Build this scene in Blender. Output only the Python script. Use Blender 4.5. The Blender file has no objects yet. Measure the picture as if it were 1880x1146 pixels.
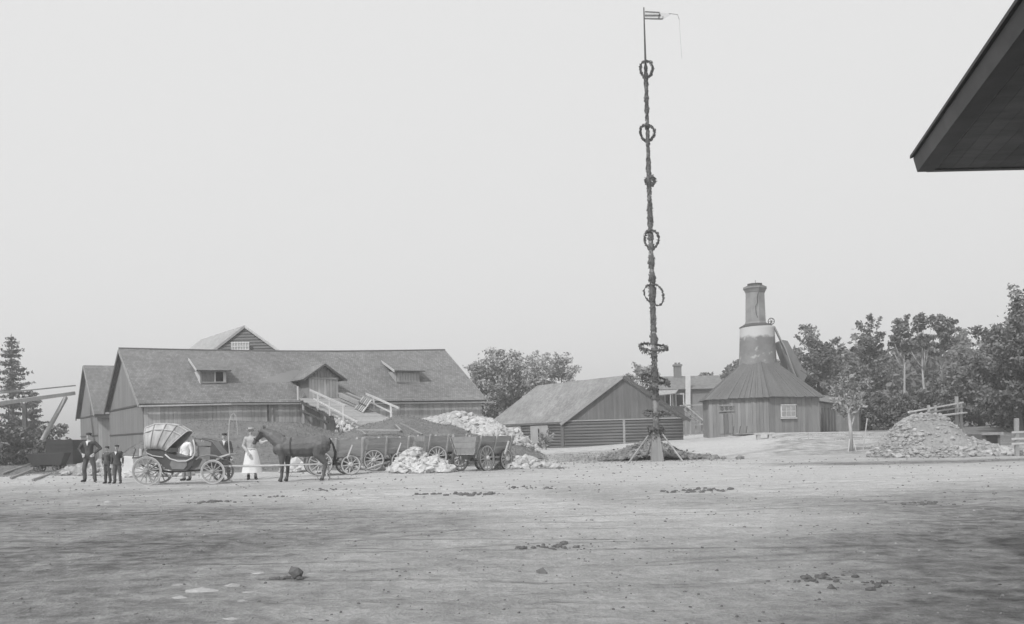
import bpy, math, random
import numpy as np
from mathutils import Vector, Matrix, Euler, noise
random.seed(7); rng = np.random.default_rng(7)
sc = bpy.context.scene
col = sc.collection
R = math.radians

# ------------------------------------------------------------------ camera
F = 1600.0; PITCH = 0.0; PY = 800.0; ROLL = R(1.3); CAMH = 1.30
cam_d = bpy.data.cameras.new('camera'); cam = bpy.data.objects.new('camera', cam_d); col.objects.link(cam)
sc.camera = cam
fw = Vector((0, math.cos(PITCH), math.sin(PITCH))); up0 = Vector((0, -math.sin(PITCH), math.cos(PITCH))); r0 = Vector((1, 0, 0))
rt = r0*math.cos(ROLL) - up0*math.sin(ROLL); up = up0*math.cos(ROLL) + r0*math.sin(ROLL)
C0 = Vector((0, 0, CAMH))
M = Matrix((rt, up, -fw)).transposed().to_4x4(); M.translation = C0
cam.matrix_world = M
cam_d.sensor_width = 36; cam_d.lens = F/1880*36; cam_d.clip_end = 5000; cam_d.clip_start = .05; cam_d.shift_y = (PY-573.0)/1880.0     # level camera with a risen lens: uprights stay parallel

# ------------------------------------------------------------------ sky, sun, exposure
SUN_EL, SUN_AZ = 45.0, 216.0          # azimuth measured clockwise from +Y: light from the left, a little from behind the camera
world = bpy.data.worlds.new('World'); sc.world = world; world.use_nodes = True
nt = world.node_tree; bg = nt.nodes['Background']
sky = nt.nodes.new('ShaderNodeTexSky'); sky.sky_type = 'NISHITA'; sky.sun_disc = False
sky.sun_elevation = R(SUN_EL); sky.sun_rotation = R(SUN_AZ); sky.dust_density = 6.0; sky.air_density = 1.0; sky.ozone_density = 1.0
bw = nt.nodes.new('ShaderNodeRGBToBW'); nt.links.new(sky.outputs[0], bw.inputs[0])
mx = nt.nodes.new('ShaderNodeMix'); mx.data_type = 'RGBA'; mx.inputs[0].default_value = .94   # thin even overcast veil
cmb = nt.nodes.new('ShaderNodeCombineColor')
for i in range(3): nt.links.new(bw.outputs[0], cmb.inputs[i])
nt.links.new(cmb.outputs[0], mx.inputs[6]); mx.inputs[7].default_value = (8.0, 8.0, 8.0, 1)
nt.links.new(mx.outputs[2], bg.inputs[0]); bg.inputs[1].default_value = .10
sun_d = bpy.data.lights.new('sun', 'SUN'); sun_d.energy = 2.9; sun_d.angle = R(2.5); sun_d.color = (1, 1, 1)
sun = bpy.data.objects.new('sun', sun_d); col.objects.link(sun)
sv = Vector((math.sin(R(SUN_AZ))*math.cos(R(SUN_EL)), math.cos(R(SUN_AZ))*math.cos(R(SUN_EL)), math.sin(R(SUN_EL))))
sun.rotation_euler = sv.to_track_quat('Z', 'Y').to_euler()
sc.view_settings.view_transform = 'Standard'; sc.view_settings.look = 'None'
sc.view_settings.exposure = 0.08; sc.view_settings.gamma = 1.0
HAZE = 0.0019

# ------------------------------------------------------------------ pixel helpers (a pixel gives a direction only)
def ray(px, py): return fw*F + rt*(px-940.0) - up*(py-PY)
def at(px, py, Y):
    d = ray(px, py); return C0 + d*(Y/d.y)
def hor(px): return PY - (px-940)*math.tan(ROLL)
def zat(px, py, Y): return at(px, py, Y).z
def sm(a, b, x):
    t = min(1, max(0, (x-a)/(b-a))); return t*t*(3-2*t)

# ------------------------------------------------------------------ terrain
HX = [(-80, 0), (-2, 0), (4.5, .17), (14.5, .62), (20, 1.05), (30, 1.0), (50, 1.4), (120, 2.5)]
HM = [(-23.5, 0), (-21.5, .5), (-19, 1.8), (-17, 2.45), (-12.5, 2.3), (-9.4, 1.6), (-7.6, 2.1), (-6.0, 2.5), (-3.6, 1.95), (-1.7, 1.35), (0, .8), (2.5, 0)]
def lerp(tab, x):
    if x <= tab[0][0]: return tab[0][1]
    for (a, va), (b, vb) in zip(tab, tab[1:]):
        if x <= b: return va + (vb-va)*sm(0, 1, (x-a)/(b-a))
    return tab[-1][1]
def terrain(x, y, fine=True):
    z = lerp(HX, x)*sm(44, 66, y)
    z += sm(85, 170, y)*9*sm(12, 60, x)
    # grassy bank in front of the big barn, with the ramp on it
    xs = x*(1 + (48-y)*.008)
    p = sm(36.8, 47.5, y)*(1 - .75*sm(51.5, 57.5, y + x*.25 + 3))
    z += lerp(HM, xs)*p
    if fine:
        n = noise.noise((x*.16, y*.16, 1.3)); n2 = noise.noise((x*.7, y*.7, 4.)); n3 = noise.noise((x*2.3, y*2.3, 9.))
        k = sm(2, 8, y)
        z += n*.05 + n2*.022 + n3*.010*(1-sm(35, 60, y)) + noise.noise((x*.5, y*1.7, 3.))*.014
        if y < 26 : z += .006*noise.noise((x*6, y*6, 2.))
    return z
def ground(px, py, lo=3.0, hi=200.0):
    d = ray(px, py); d = d/d.y; y = lo
    while y < hi:
        p = C0 + d*y
        if p.z <= terrain(p.x, p.y): return Vector((p.x, p.y, terrain(p.x, p.y)))
        y += .05 if y < 60 else .2
    return C0 + d*hi

# ------------------------------------------------------------------ materials (all neutral: the photograph is monochrome)
MATS = {}
def mat(name, v, var=.15, scale=(3, 3, 3), rough=.85, bump=.0, bscale=None, rnd=0.0, detail=6, spec=.2, brick=None, dark=None, coord='Object', flat=False):
    m = bpy.data.materials.new(name); m.use_nodes = True; t = m.node_tree; N = t.nodes; L = t.links
    b = N['Principled BSDF']; b.inputs['Roughness'].default_value = rough; b.inputs['Specular IOR Level'].default_value = spec
    if flat:
        b.inputs['Base Color'].default_value = (v, v, v, 1); MATS[name] = m; return m
    tc = N.new('ShaderNodeTexCoord'); mp = N.new('ShaderNodeMapping'); mp.inputs['Scale'].default_value = scale
    L.new(tc.outputs[coord], mp.inputs[0])
    n = N.new('ShaderNodeTexNoise'); n.inputs['Scale'].default_value = 1; n.inputs['Detail'].default_value = detail; n.inputs['Roughness'].default_value = .65
    L.new(mp.outputs[0], n.inputs['Vector'])
    rp = N.new('ShaderNodeValToRGB'); rp.color_ramp.elements[0].position = .25; rp.color_ramp.elements[1].position = .75
    a, c = v*(1-var), v*(1+var); rp.color_ramp.elements[0].color = (a, a, a, 1); rp.color_ramp.elements[1].color = (c, c, c, 1)
    L.new(n.outputs['Fac'], rp.inputs[0]); out = rp.outputs[0]
    def mul(x, y):
        k = N.new('ShaderNodeMix'); k.data_type = 'RGBA'; k.blend_type = 'MULTIPLY'; k.inputs[0].default_value = 1
        L.new(x, k.inputs[6]); L.new(y, k.inputs[7]); return k.outputs[2]
    big = N.new('ShaderNodeTexNoise'); big.inputs['Scale'].default_value = .35; big.inputs['Detail'].default_value = 3
    L.new(tc.outputs['Object'], big.inputs['Vector'])
    br = N.new('ShaderNodeMapRange'); br.inputs[1].default_value = .3; br.inputs[2].default_value = .7; br.inputs[3].default_value = 1-var*.7; br.inputs[4].default_value = 1+var*.7
    L.new(big.outputs['Fac'], br.inputs[0]); out = mul(out, br.outputs[0])
    if rnd:
        oi = N.new('ShaderNodeObjectInfo'); mr = N.new('ShaderNodeMapRange'); mr.inputs[3].default_value = 1-rnd; mr.inputs[4].default_value = 1+rnd
        L.new(oi.outputs['Random'], mr.inputs[0]); out = mul(out, mr.outputs[0])
    hsrc = n.outputs['Fac']
    if brick:
        bt = N.new('ShaderNodeTexBrick'); bt.inputs['Scale'].default_value = 1; bt.inputs['Brick Width'].default_value = brick[0]; bt.inputs['Row Height'].default_value = brick[1]
        bt.inputs['Mortar Size'].default_value = brick[2]; bt.inputs['Color1'].default_value = (.8, .8, .8, 1); bt.inputs['Color2'].default_value = (1.15, 1.15, 1.15, 1); bt.inputs['Mortar'].default_value = (brick[3],)*3 + (1,)
        L.new(tc.outputs['UV'], bt.inputs['Vector']); out = mul(out, bt.outputs['Color'])
    L.new(out, b.inputs['Base Color'])
    if bump:
        bn = N.new('ShaderNodeTexNoise'); bn.inputs['Scale'].default_value = 1; bn.inputs['Detail'].default_value = 8
        mp2 = N.new('ShaderNodeMapping'); mp2.inputs['Scale'].default_value = bscale or scale; L.new(tc.outputs[coord], mp2.inputs[0]); L.new(mp2.outputs[0], bn.inputs['Vector'])
        bu = N.new('ShaderNodeBump'); bu.inputs['Strength'].default_value = bump; bu.inputs['Distance'].default_value = .05
        L.new(bn.outputs['Fac'], bu.inputs['Height']); L.new(bu.outputs[0], b.inputs['Normal'])
    MATS[name] = m; return m

mat('shingle', .20, .22, (2, 2, 2), bump=.5, bscale=(9, 9, 9), brick=(.16, .22, .012, .6))
mat('shingle_pale', .36, .12, (2, 2, 2), bump=.4, bscale=(9, 9, 9), brick=(.2, .25, .012, .7))
mat('shingle_small', .27, .24, (1.5, 1.5, 1.5), bump=.5, bscale=(9, 9, 9), brick=(.16, .22, .012, .65))
mat('shingle_far', .21, .12, (2, 2, 2), brick=(.2, .25, .012, .6))
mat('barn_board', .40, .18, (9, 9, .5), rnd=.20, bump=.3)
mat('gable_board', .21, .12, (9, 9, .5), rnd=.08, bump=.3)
mat('slat_board', .16, .15, (.6, 9, 9), rnd=.1, bump=.3)
mat('log', .135, .22, (.7, .7, 10), rnd=.14, bump=.4)
mat('dark_board', .14, .18, (9, 9, .6), rnd=.12, bump=.3)
mat('kiln_board', .225, .18, (8, 8, .5), rnd=.15, bump=.3)
mat('kiln_roof_board', .14, .15, (6, 6, 2), rnd=.07, bump=.3)
mat('grey_timber', .30, .2, (6, 6, 2), rnd=.15, bump=.3)
mat('pale_timber', .50, .18, (6, 6, 2), rnd=.12, bump=.2)
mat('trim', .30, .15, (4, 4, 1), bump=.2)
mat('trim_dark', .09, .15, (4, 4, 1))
mat('white_wash', .62, .15, (2, 2, 2))
mat('opening', .03, .1)
mat('limestone', .47, .25, (5, 5, 5), bump=.4, rnd=.18)
mat('limestone_grey', .36, .28, (6, 6, 6), bump=.5, rnd=.2)
mat('gravel_core', .26, .3, (9, 9, 9), bump=.8, bscale=(20, 20, 20))
mat('heap_core', .20, .3, (9, 9, 9), bump=.8, bscale=(20, 20, 20))
mat('flat_stone', .34, .2, (5, 5, 5), bump=.3, rnd=.15)
mat('clod', .17, .3, (12, 12, 12), bump=.6)
mat('sod', .20, .4, (6, 6, 6), bump=.6)
mat('pebble', .30, .3, (1, 1, 1))
mat('pebble_dark', .16, .3, (1, 1, 1))
mat('grass', .22, .3, (.8, .8, .8))
mat('leaf_dark', .165, .45, (.9, .9, .9), rough=.7)
mat('leaf_mid', .34, .35, (.9, .9, .9), rough=.7)
mat('leaf_pale', .42, .35, (.9, .9, .9), rough=.7)
mat('conifer', .15, .4, (.9, .9, .9), rough=.8)
mat('bark', .16, .3, (5, 5, 1.5), bump=.4)
mat('bark_pale', .42, .25, (5, 5, 1.5), bump=.3)
mat('wreath', .125, .4, (3, 3, 3))
mat('pole_wood', .29, .25, (8, 8, .8), bump=.3)
mat('horse_coat', .105, .35, (2, 2, 2), rough=.55, spec=.4)
mat('horse_hair', .03, .3, (8, 8, 2))
mat('suit', .085, .25, (6, 6, 6), rough=.9)
mat('suit_b', .105, .25, (6, 6, 6), rough=.9)
mat('trouser_pale', .26, .2, (6, 6, 6), rough=.9)
mat('cloth_white', .75, .06, (5, 5, 3), rough=.9, bump=.2, bscale=(12, 12, 2))
mat('cloth_grey', .42, .1, (5, 5, 3), rough=.9)
mat('skin', .42, .08, (5, 5, 5), rough=.6)
mat('hair', .06, .2)
mat('straw', .5, .1, (8, 8, 8))
mat('carriage_paint', .075, .15, (3, 3, 3), rough=.35, spec=.5)
mat('carriage_trim', .52, .1, (3, 3, 3), rough=.5)
mat('leather', .20, .25, (3, 3, 3), rough=.5, spec=.4)
mat('leather_lining', .40, .25, (3, 3, 3), rough=.8)
mat('wheel_wood', .44, .2, (5, 5, 5))
mat('carriage_wheel', .32, .15, (5, 5, 5), rough=.5)
mat('iron', .10, .2, (5, 5, 5), rough=.5)
mat('stucco', .25, .25, (1.2, 1.2, 1.2), bump=.4, bscale=(8, 8, 8))
mat('brick_far', .22, .2, (3, 3, 3), rnd=.05)
mat('plaster', .40, .15, (1.5, 1.5, 1.5))
mat('house_board', .24, .15, (6, 6, .6))
mat('rope', .30, .1)
mat('sign_plate', .20, .1); mat('sign_mark', .10, .1); mat('flag_cloth', .60, .04); mat('flag_dark', .16, .1)
mat('soffit', .19, .25, (2, 8, 2), bump=.2, rnd=.12)
mat('fascia', .15, .18, (3, 3, 3), rnd=.1)
mat('window_pane', .35, .2, (3, 3, 3), rough=.12, spec=.6)

# ------------------------------------------------------------------ mesh builder
class MB:
    def __init__(s): s.v = []; s.f = []; s.uv = None
    def add(s, vs, fs):
        o = len(s.v); s.v += [tuple(v) for v in vs]; s.f += [tuple(i+o for i in f) for f in fs]; return s
    def hexa(s, b, t):                     # 4 bottom, 4 top
        return s.add(list(b)+list(t), [(3, 2, 1, 0), (4, 5, 6, 7), (0, 1, 5, 4), (1, 2, 6, 5), (2, 3, 7, 6), (3, 0, 4, 7)])
    def box(s, c, d, mx=None):
        x, y, z = [k/2 for k in d]; c = Vector(c)
        P = [Vector(p) for p in ((-x, -y, -z), (x, -y, -z), (x, y, -z), (-x, y, -z), (-x, -y, z), (x, -y, z), (x, y, z), (-x, y, z))]
        if mx is not None: P = [mx @ p for p in P]
        P = [c+p for p in P]; return s.hexa(P[:4], P[4:])
    def beam(s, a, b, w, h=None, upv=(0, 0, 1)):
        a, b = Vector(a), Vector(b); h = h or w; d = (b-a).normalized(); u = Vector(upv)
        if abs(d.dot(u)) > .98: u = Vector((0, 1, 0))
        sd = d.cross(u).normalized()*(w/2); u2 = sd.cross(d).normalized()*(h/2)
        return s.hexa([a-sd-u2, b-sd-u2, b+sd-u2, a+sd-u2], [a-sd+u2, b-sd+u2, b+sd+u2, a+sd+u2])
    def tube(s, pts, rs, n=8, close=True):
        pts = [Vector(p) for p in pts]
        if not isinstance(rs, (list, tuple)): rs = [rs]*len(pts)
        o = len(s.v); pu = None
        for i, p in enumerate(pts):
            d = (pts[min(i+1, len(pts)-1)] - pts[max(i-1, 0)]).normalized()
            if pu is None: pu = d.orthogonal().normalized()
            pu = (pu - d*pu.dot(d)).normalized(); w = d.cross(pu)
            for k in range(n):
                a = 2*math.pi*k/n; s.v.append(tuple(p + (pu*math.cos(a)+w*math.sin(a))*rs[i]))
        for i in range(len(pts)-1):
            for k in range(n):
                k2 = (k+1) % n; s.f.append((o+i*n+k, o+i*n+k2, o+i*n+n+k2, o+i*n+n+k))
        if close:
            s.f.append(tuple(o+k for k in range(n-1, -1, -1))); e = o+(len(pts)-1)*n; s.f.append(tuple(e+k for k in range(n)))
        return s
    def ring(s, c, axis, R_, r, n=28, m=8, wob=0, sq=None):
        axis = Vector(axis).normalized(); u = axis.orthogonal().normalized(); w = axis.cross(u); c = Vector(c); o = len(s.v)
        for i in range(n):
            a = 2*math.pi*i/n; d = u*math.cos(a)+w*math.sin(a)
            rr = r*(1+wob*(random.random()-.5)*2); Rw = R_*(1+.10*math.sin(2*a+R_*40)+.05*math.sin(3*a+R_*17)) if wob else R_
            for k in range(m):
                b = 2*math.pi*k/m + (math.pi/4 if sq else 0)
                s.v.append(tuple(c + d*(Rw + (sq[0] if sq else rr)*math.cos(b)*(1.414 if sq else 1)) + axis*((sq[1] if sq else rr)*math.sin(b)*(1.414 if sq else 1))))
        for i in range(n):
            for k in range(m):
                i2 = (i+1) % n; k2 = (k+1) % m; s.f.append((o+i*m+k, o+i*m+k2, o+i2*m+k2, o+i2*m+k))
        return s
    def poly(s, pts, th, nrm):             # extruded polygon
        n = len(pts); nv = Vector(nrm).normalized()*th; P = [Vector(p) for p in pts]
        return s.add(P + [p+nv for p in P], [tuple(range(n-1, -1, -1)), tuple(range(n, 2*n))] + [(i, (i+1) % n, n+(i+1) % n, n+i) for i in range(n)])
    def frust(s, c, r1, r2, z1, z2, n, a0=0):
        o = len(s.v)
        for r, z in ((r1, z1), (r2, z2)):
            for k in range(n):
                a = a0+2*math.pi*k/n; s.v.append((c[0]+r*math.cos(a), c[1]+r*math.sin(a), z))
        for k in range(n): s.f.append((o+k, o+(k+1) % n, o+n+(k+1) % n, o+n+k))
        s.f.append(tuple(o+k for k in range(n-1, -1, -1))); s.f.append(tuple(o+n+k for k in range(n))); return s
    def ell(s, c, r, n=10, m=7, mx=None):
        o = len(s.v); c = Vector(c)
        for j in range(1, m):
            t = math.pi*j/m
            for k in range(n):
                a = 2*math.pi*k/n; p = Vector((r[0]*math.sin(t)*math.cos(a), r[1]*math.sin(t)*math.sin(a), r[2]*math.cos(t)))
                if mx is not None: p = mx @ p
                s.v.append(tuple(c+p))
        t0 = Vector((0, 0, r[2])); t0 = mx @ t0 if mx is not None else t0
        s.v.append(tuple(c+t0)); s.v.append(tuple(c-t0)); T = len(s.v)-2; B = T+1
        for j in range(m-2):
            for k in range(n):
                k2 = (k+1) % n; s.f.append((o+j*n+k, o+(j+1)*n+k, o+(j+1)*n+k2, o+j*n+k2))
        for k in range(n):
            k2 = (k+1) % n; s.f.append((T, o+k, o+k2)); s.f.append((B, o+(m-2)*n+k2, o+(m-2)*n+k))
        return s

def link(o, parent=None):
    col.objects.link(o)
    if parent is not None: o.parent = parent
    return o
INV = {}
def thing(name, label, cat, loc, rz=0.0, group=None):
    o = bpy.data.objects.new(name, None); col.objects.link(o); o.empty_display_size = .2
    o.location = loc; o.rotation_euler = (0, 0, rz); o['label'] = label; o['category'] = cat
    if group: o['group'] = group
    INV[o.name] = (Matrix.Translation(Vector(loc)) @ Matrix.Rotation(rz, 4, 'Z')).inverted()
    return o
def root(o):
    while o.parent: o = o.parent
    return o
def mesh(name, mb, m, smooth=False, uv=None):
    me = bpy.data.meshes.new(name); me.from_pydata(mb.v, [], mb.f)
    if m: me.materials.append(MATS[m])
    if smooth: me.polygons.foreach_set('use_smooth', [True]*len(me.polygons))
    me.update(); return me
def part(name, mb, m, parent, world=True, smooth=False):
    """a mesh part; world=True: the builder holds world coordinates"""
    if world and parent is not None:
        inv = INV.get(root(parent).name)
        if inv is not None: mb.v = [tuple(inv @ Vector(v)) for v in mb.v]
    return link(bpy.data.objects.new(name, mesh(name, mb, m, smooth)), parent)
def single(name, mb, m, label, cat, group=None, smooth=False, kind=None):
    """a thing that is one mesh, origin at its base"""
    a = np.array(mb.v); c = Vector((a[:, 0].mean(), a[:, 1].mean(), a[:, 2].min()))
    mb.v = [tuple(Vector(v)-c) for v in mb.v]
    o = link(bpy.data.objects.new(name, mesh(name, mb, m, smooth))); o.location = c
    if label: o['label'] = label; o['category'] = cat
    if group: o['group'] = group
    if kind: o['kind'] = kind
    return o
def inst(name, me, parent, mx):
    o = bpy.data.objects.new(name, me); col.objects.link(o); o.parent = parent; o.matrix_local = mx; return o
def copy_tree(o, parent=None):
    c = o.copy(); col.objects.link(c)
    if parent is not None: c.parent = parent
    for ch in list(o.children): copy_tree(ch, c)
    return c

# roof slab with UVs in metres (u along the eave, v up the slope)
def slab(name, e0, e1, t1, t0, th, m, parent, sag=0.0, seg=1):
    e0, e1, t1, t0 = map(Vector, (e0, e1, t1, t0))
    n = (e1-e0).cross(t0-e0).normalized()
    if n.z < 0: n = -n
    mb = MB(); rows = 4 if sag else 1; seg = 24 if sag else 1; top = []
    for j in range(rows+1):
        for i in range(seg+1):
            u, w = i/seg, j/rows; p = (e0.lerp(e1, u)).lerp(t0.lerp(t1, u), w)
            if sag: p = p - Vector((0, 0, sag*math.sin(math.pi*u)*w + .035*noise.noise((u*9, w*3, 1.5))))
            top.append(p)
    k = len(top); mb.v = [tuple(p) for p in top]+[tuple(p-n*th) for p in top]; W_ = seg+1
    for j in range(rows):
        for i in range(seg):
            q = (j*W_+i, j*W_+i+1, (j+1)*W_+i+1, (j+1)*W_+i); mb.f.append(q); mb.f.append(tuple(k+x for x in q[::-1]))
    for i in range(seg): a_, b_ = i, i+1; mb.f.append((a_, k+a_, k+b_, b_)); a_, b_ = rows*W_+i, rows*W_+i+1; mb.f.append((a_, b_, k+b_, k+a_))
    for j in range(rows): a_, b_ = j*W_, (j+1)*W_; mb.f.append((a_, b_, k+b_, k+a_)); a_, b_ = a_+seg, b_+seg; mb.f.append((a_, k+a_, k+b_, b_))
    src = list(mb.v); ax = (e1-e0).normalized(); ay = n.cross(ax)
    o = part(name, mb, m, parent); me = o.data; uvl = me.uv_layers.new(name='UVMap')
    for lp in me.loops:
        p = Vector(src[lp.vertex_index])-e0; uvl.data[lp.index].uv = (p.dot(ax), p.dot(ay))
    return o
# wall clad with separate upright planks between ground points P0 and P1; zb, zt: functions of t in 0..1
def planks(parent, P0, P1, zb, zt, w, m, out, th=.03, name='plank', gap=.012, jit=.012):
    P0, P1, out = Vector(P0), Vector(P1), Vector(out).normalized(); L = (P1-P0).length; d = (P1-P0).normalized()
    s = 0.0
    while s < L-.02:
        ww = min(w*random.uniform(.85, 1.2), L-s); a, b = s+gap/2, s+ww-gap/2; off = random.uniform(0, jit)
        def pt(q, z, k): p = P0+d*q+out*(off+k); return Vector((p.x, p.y, z))
        za, zc = zb(a/L)+random.uniform(-.02, .02), zb(b/L); ta, tb = zt(a/L), zt(b/L)
        if ta-za > .05 or tb-zc > .05:
            mb = MB().hexa([pt(a, za, 0), pt(b, za, 0), pt(b, za, th), pt(a, za, th)], [pt(a, ta, 0), pt(b, tb, 0), pt(b, tb, th), pt(a, ta, th)])
            part(name, mb, m, parent)
        s += ww
# remeshed organic solid
def solid(name, mb, m, parent, vox, smooth_it=4, fold=0.0):
    o = bpy.data.objects.new(name+'_tmp', mesh(name, mb, None)); col.objects.link(o)
    rm = o.modifiers.new('r', 'REMESH'); rm.mode = 'VOXEL'; rm.voxel_size = vox
    s = o.modifiers.new('s', 'SMOOTH'); s.factor = .5; s.iterations = smooth_it
    dg = bpy.context.evaluated_depsgraph_get(); dg.update(); me = bpy.data.meshes.new_from_object(o.evaluated_get(dg))
    me.name = name; me.materials.clear(); me.materials.append(MATS[m]); me.polygons.foreach_set('use_smooth', [True]*len(me.polygons))
    bpy.data.objects.remove(o)
    if fold:
        sd_ = random.uniform(0, 50); nr = [v.normal.copy() for v in me.vertices]
        for v, n_ in zip(me.vertices, nr):
            p = v.co; v.co = p + n_*fold*(noise.noise((p.x*9+sd_, p.y*9, p.z*5)) + .6*noise.noise((p.x*20+sd_, p.y*20, p.z*26)))
        me.update()
    return link(bpy.data.objects.new(name, me), parent)
def capsule(mb, a, b, ra, rb, n=10):
    a, b = Vector(a), Vector(b); d = (b-a)
    if d.length < 1e-5: return mb.ell(a, (ra,)*3)
    mb.tube([a, b], [ra, rb], n); mb.ell(a, (ra,)*3); mb.ell(b, (rb,)*3); return mb
def chain(mb, pts, rs):
    for i in range(len(pts)-1): capsule(mb, pts[i], pts[i+1], rs[i], rs[i+1])
    return mb

# ------------------------------------------------------------------ ground sheet
def build_ground():
    xs = np.unique(np.concatenate([np.arange(-9, 9, .16), np.arange(-30, 32, .42), np.arange(-75, 76, 1.6), np.array([-1500, -900, -500, -300, -200, -140, -100, 100, 140, 200, 300, 500, 900, 1500])]).round(2))
    ys = [0.0]; 
    ys = list(np.arange(-6, 4, 1.0)) + list(np.arange(4, 16, .12)) + list(np.arange(16, 34, .26)) + list(np.arange(34, 72, .42)) + list(np.arange(72, 180, 3.)) + [200, 260, 350, 500, 800, 1200, 2000]
    ys = np.array([-600, -100, -30] + ys)
    nx, ny = len(xs), len(ys); vs = np.zeros((ny, nx, 3)); mk = np.zeros((ny, nx, 4)); mk[..., 3] = 1
    for j, y in enumerate(ys):
        for i, x in enumerate(xs):
            vs[j, i] = (x, y, terrain(float(x), float(y)))
            xsx = x*(1+(48-y)*.008)
            g = lerp(HM, xsx)*sm(36.5, 39.5, y); g = min(1, g*2.2)
            g = max(g, sm(37, 42, y)*sm(.5, 3, x)*(1-sm(9, 13, x))*(1-sm(56, 66, y))*.50)       # rough grass by the log barn
            g = max(g, sm(80, 100, y)); g = max(g, sm(30, 45, y)*sm(-20, -24, x)*1.0)
            g = max(g, sm(25, 29, x)*sm(42, 55, y)); g = max(g, .46*sm(.26, .31, x/max(y, 1))*sm(41, 44, y)*(1-sm(62, 68, y)))
            n = noise.noise((x*.09, y*.09, 7.7)); g2 = .5+.5*noise.noise((x*.22+4, y*.22, 2.2))
            lime = math.exp(-(((x-16.2)/5.0)**2 + ((y-58.0-(x-16)*.35)/5.5)**2)*1.1)*1.4
            lime = max(lime*.9, .6*math.exp(-(((y-25.5)/3.0)**2))*sm(-11, -3, x))
            dk = sm(22, 7, y)*.60 + sm(.25, .55, x/max(y, 1))*sm(24, 11, y)*.85 + sm(-.15, -.45, x/max(y, 1))*sm(38, 20, y)*.32 + n*.6  # darker mask toward the foreground and both sides
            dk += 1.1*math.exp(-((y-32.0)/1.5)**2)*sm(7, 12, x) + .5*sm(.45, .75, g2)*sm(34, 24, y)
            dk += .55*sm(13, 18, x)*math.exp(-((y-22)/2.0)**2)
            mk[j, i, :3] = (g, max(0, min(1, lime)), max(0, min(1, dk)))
    idx = np.arange(nx*ny).reshape(ny, nx)
    f = np.stack([idx[:-1, :-1], idx[:-1, 1:], idx[1:, 1:], idx[1:, :-1]], -1).reshape(-1, 4)
    me = bpy.data.meshes.new('ground'); me.from_pydata(vs.reshape(-1, 3).tolist(), [], f.tolist())
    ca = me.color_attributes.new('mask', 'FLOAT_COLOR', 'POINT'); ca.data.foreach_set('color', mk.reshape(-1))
    me.polygons.foreach_set('use_smooth', [True]*len(me.polygons))
    m = bpy.data.materials.new('yard_dirt'); m.use_nodes = True; t = m.node_tree; N = t.nodes; L = t.links; b = N['Principled BSDF']
    b.inputs['Roughness'].default_value = .95; b.inputs['Specular IOR Level'].default_value = .1
    tc = N.new('ShaderNodeTexCoord'); at_ = N.new('ShaderNodeAttribute'); at_.attribute_name = 'mask'; sp = N.new('ShaderNodeSeparateColor'); L.new(at_.outputs['Color'], sp.inputs[0])
    def nz(scale, det=7, rough=.65, sx=(1, 1, 1)):
        mp = N.new('ShaderNodeMapping'); mp.inputs['Scale'].default_value = sx; L.new(tc.outputs['Object'], mp.inputs[0])
        n = N.new('ShaderNodeTexNoise'); n.inputs['Scale'].default_value = scale; n.inputs['Detail'].default_value = det; n.inputs['Roughness'].default_value = rough
        L.new(mp.outputs[0], n.inputs['Vector']); return n.outputs['Fac']
    def mr(x, a, b_, c, d):
        k = N.new('ShaderNodeMapRange'); k.inputs[1].default_value = a; k.inputs[2].default_value = b_; k.inputs[3].default_value = c; k.inputs[4].default_value = d; L.new(x, k.inputs[0]); return k.outputs[0]
    def ma(op, x, y):
        k = N.new('ShaderNodeMath'); k.operation = op
        for i, q in enumerate((x, y)):
            if isinstance(q, (int, float)): k.inputs[i].default_value = q
            else: L.new(q, k.inputs[i])
        return k.outputs[0]
    def mixv(fac, a, b_):
        k = N.new('ShaderNodeMix'); k.data_type = 'FLOAT'
        for i, q in ((0, fac), (2, a), (3, b_)):
            if isinstance(q, (int, float)): k.inputs[i].default_value = q
            else: L.new(q, k.inputs[i])
        return k.outputs[0]
    n1 = nz(.5, 8, .7, (.8, 1.2, 1)); n2 = nz(5, 8, .75); n3 = nz(28, 4, .7); n4 = nz(1.05, 10, .72, (1, 1, 1)); n6 = nz(3.4, 8, .7, (1, 1, 1))
    wv = []
    for ang, sc_, dist, ph in ((6, .30, 7, 0), (-9, .21, 9, 4), (74, .12, 6, 2)):
        mp = N.new('ShaderNodeMapping'); mp.inputs['Rotation'].default_value = (0, 0, R(ang)); mp.inputs['Location'].default_value = (ph, ph*1.7, 0); L.new(tc.outputs['Object'], mp.inputs[0])
        w = N.new('ShaderNodeTexWave'); w.bands_direction = 'Y'; w.inputs['Scale'].default_value = sc_; w.inputs['Distortion'].default_value = dist; w.inputs['Detail'].default_value = 3; w.inputs['Detail Scale'].default_value = .35; w.inputs['Detail Roughness'].default_value = .6
        L.new(mp.outputs[0], w.inputs['Vector']); wv.append(w.outputs['Fac'])
    n7 = nz(90, 3, .7)
    rut = ma('MULTIPLY', ma('MAXIMUM', mr(wv[0], .93, 1, 0, 1), ma('MAXIMUM', mr(wv[1], .95, 1, 0, 1), mr(wv[2], .96, 1, 0, .35))), mr(n1, .42, .58, 0, 1))
    v = mixv(mr(n1, .3, .7, 0, 1), .53, .68)
    n8 = nz(.85, 9, .68, (1, 1, 1)); v = ma('MULTIPLY', v, mr(n8, .32, .68, .86, 1.08)); v = ma('MULTIPLY', v, mr(n2, .27, .73, .72, 1.2)); v = ma('MULTIPLY', v, mr(n3, .3, .7, .78, 1.16)); v = ma('MULTIPLY', v, mr(n7, .3, .7, .88, 1.1)); v = mixv(ma('MULTIPLY', rut, .34), v, .2)
    dkf = ma('MULTIPLY', ma('MULTIPLY', sp.outputs[2], mr(n8, .30, .68, 1.0, .68)), mr(n6, .3, .7, 1.25, .5))
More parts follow.
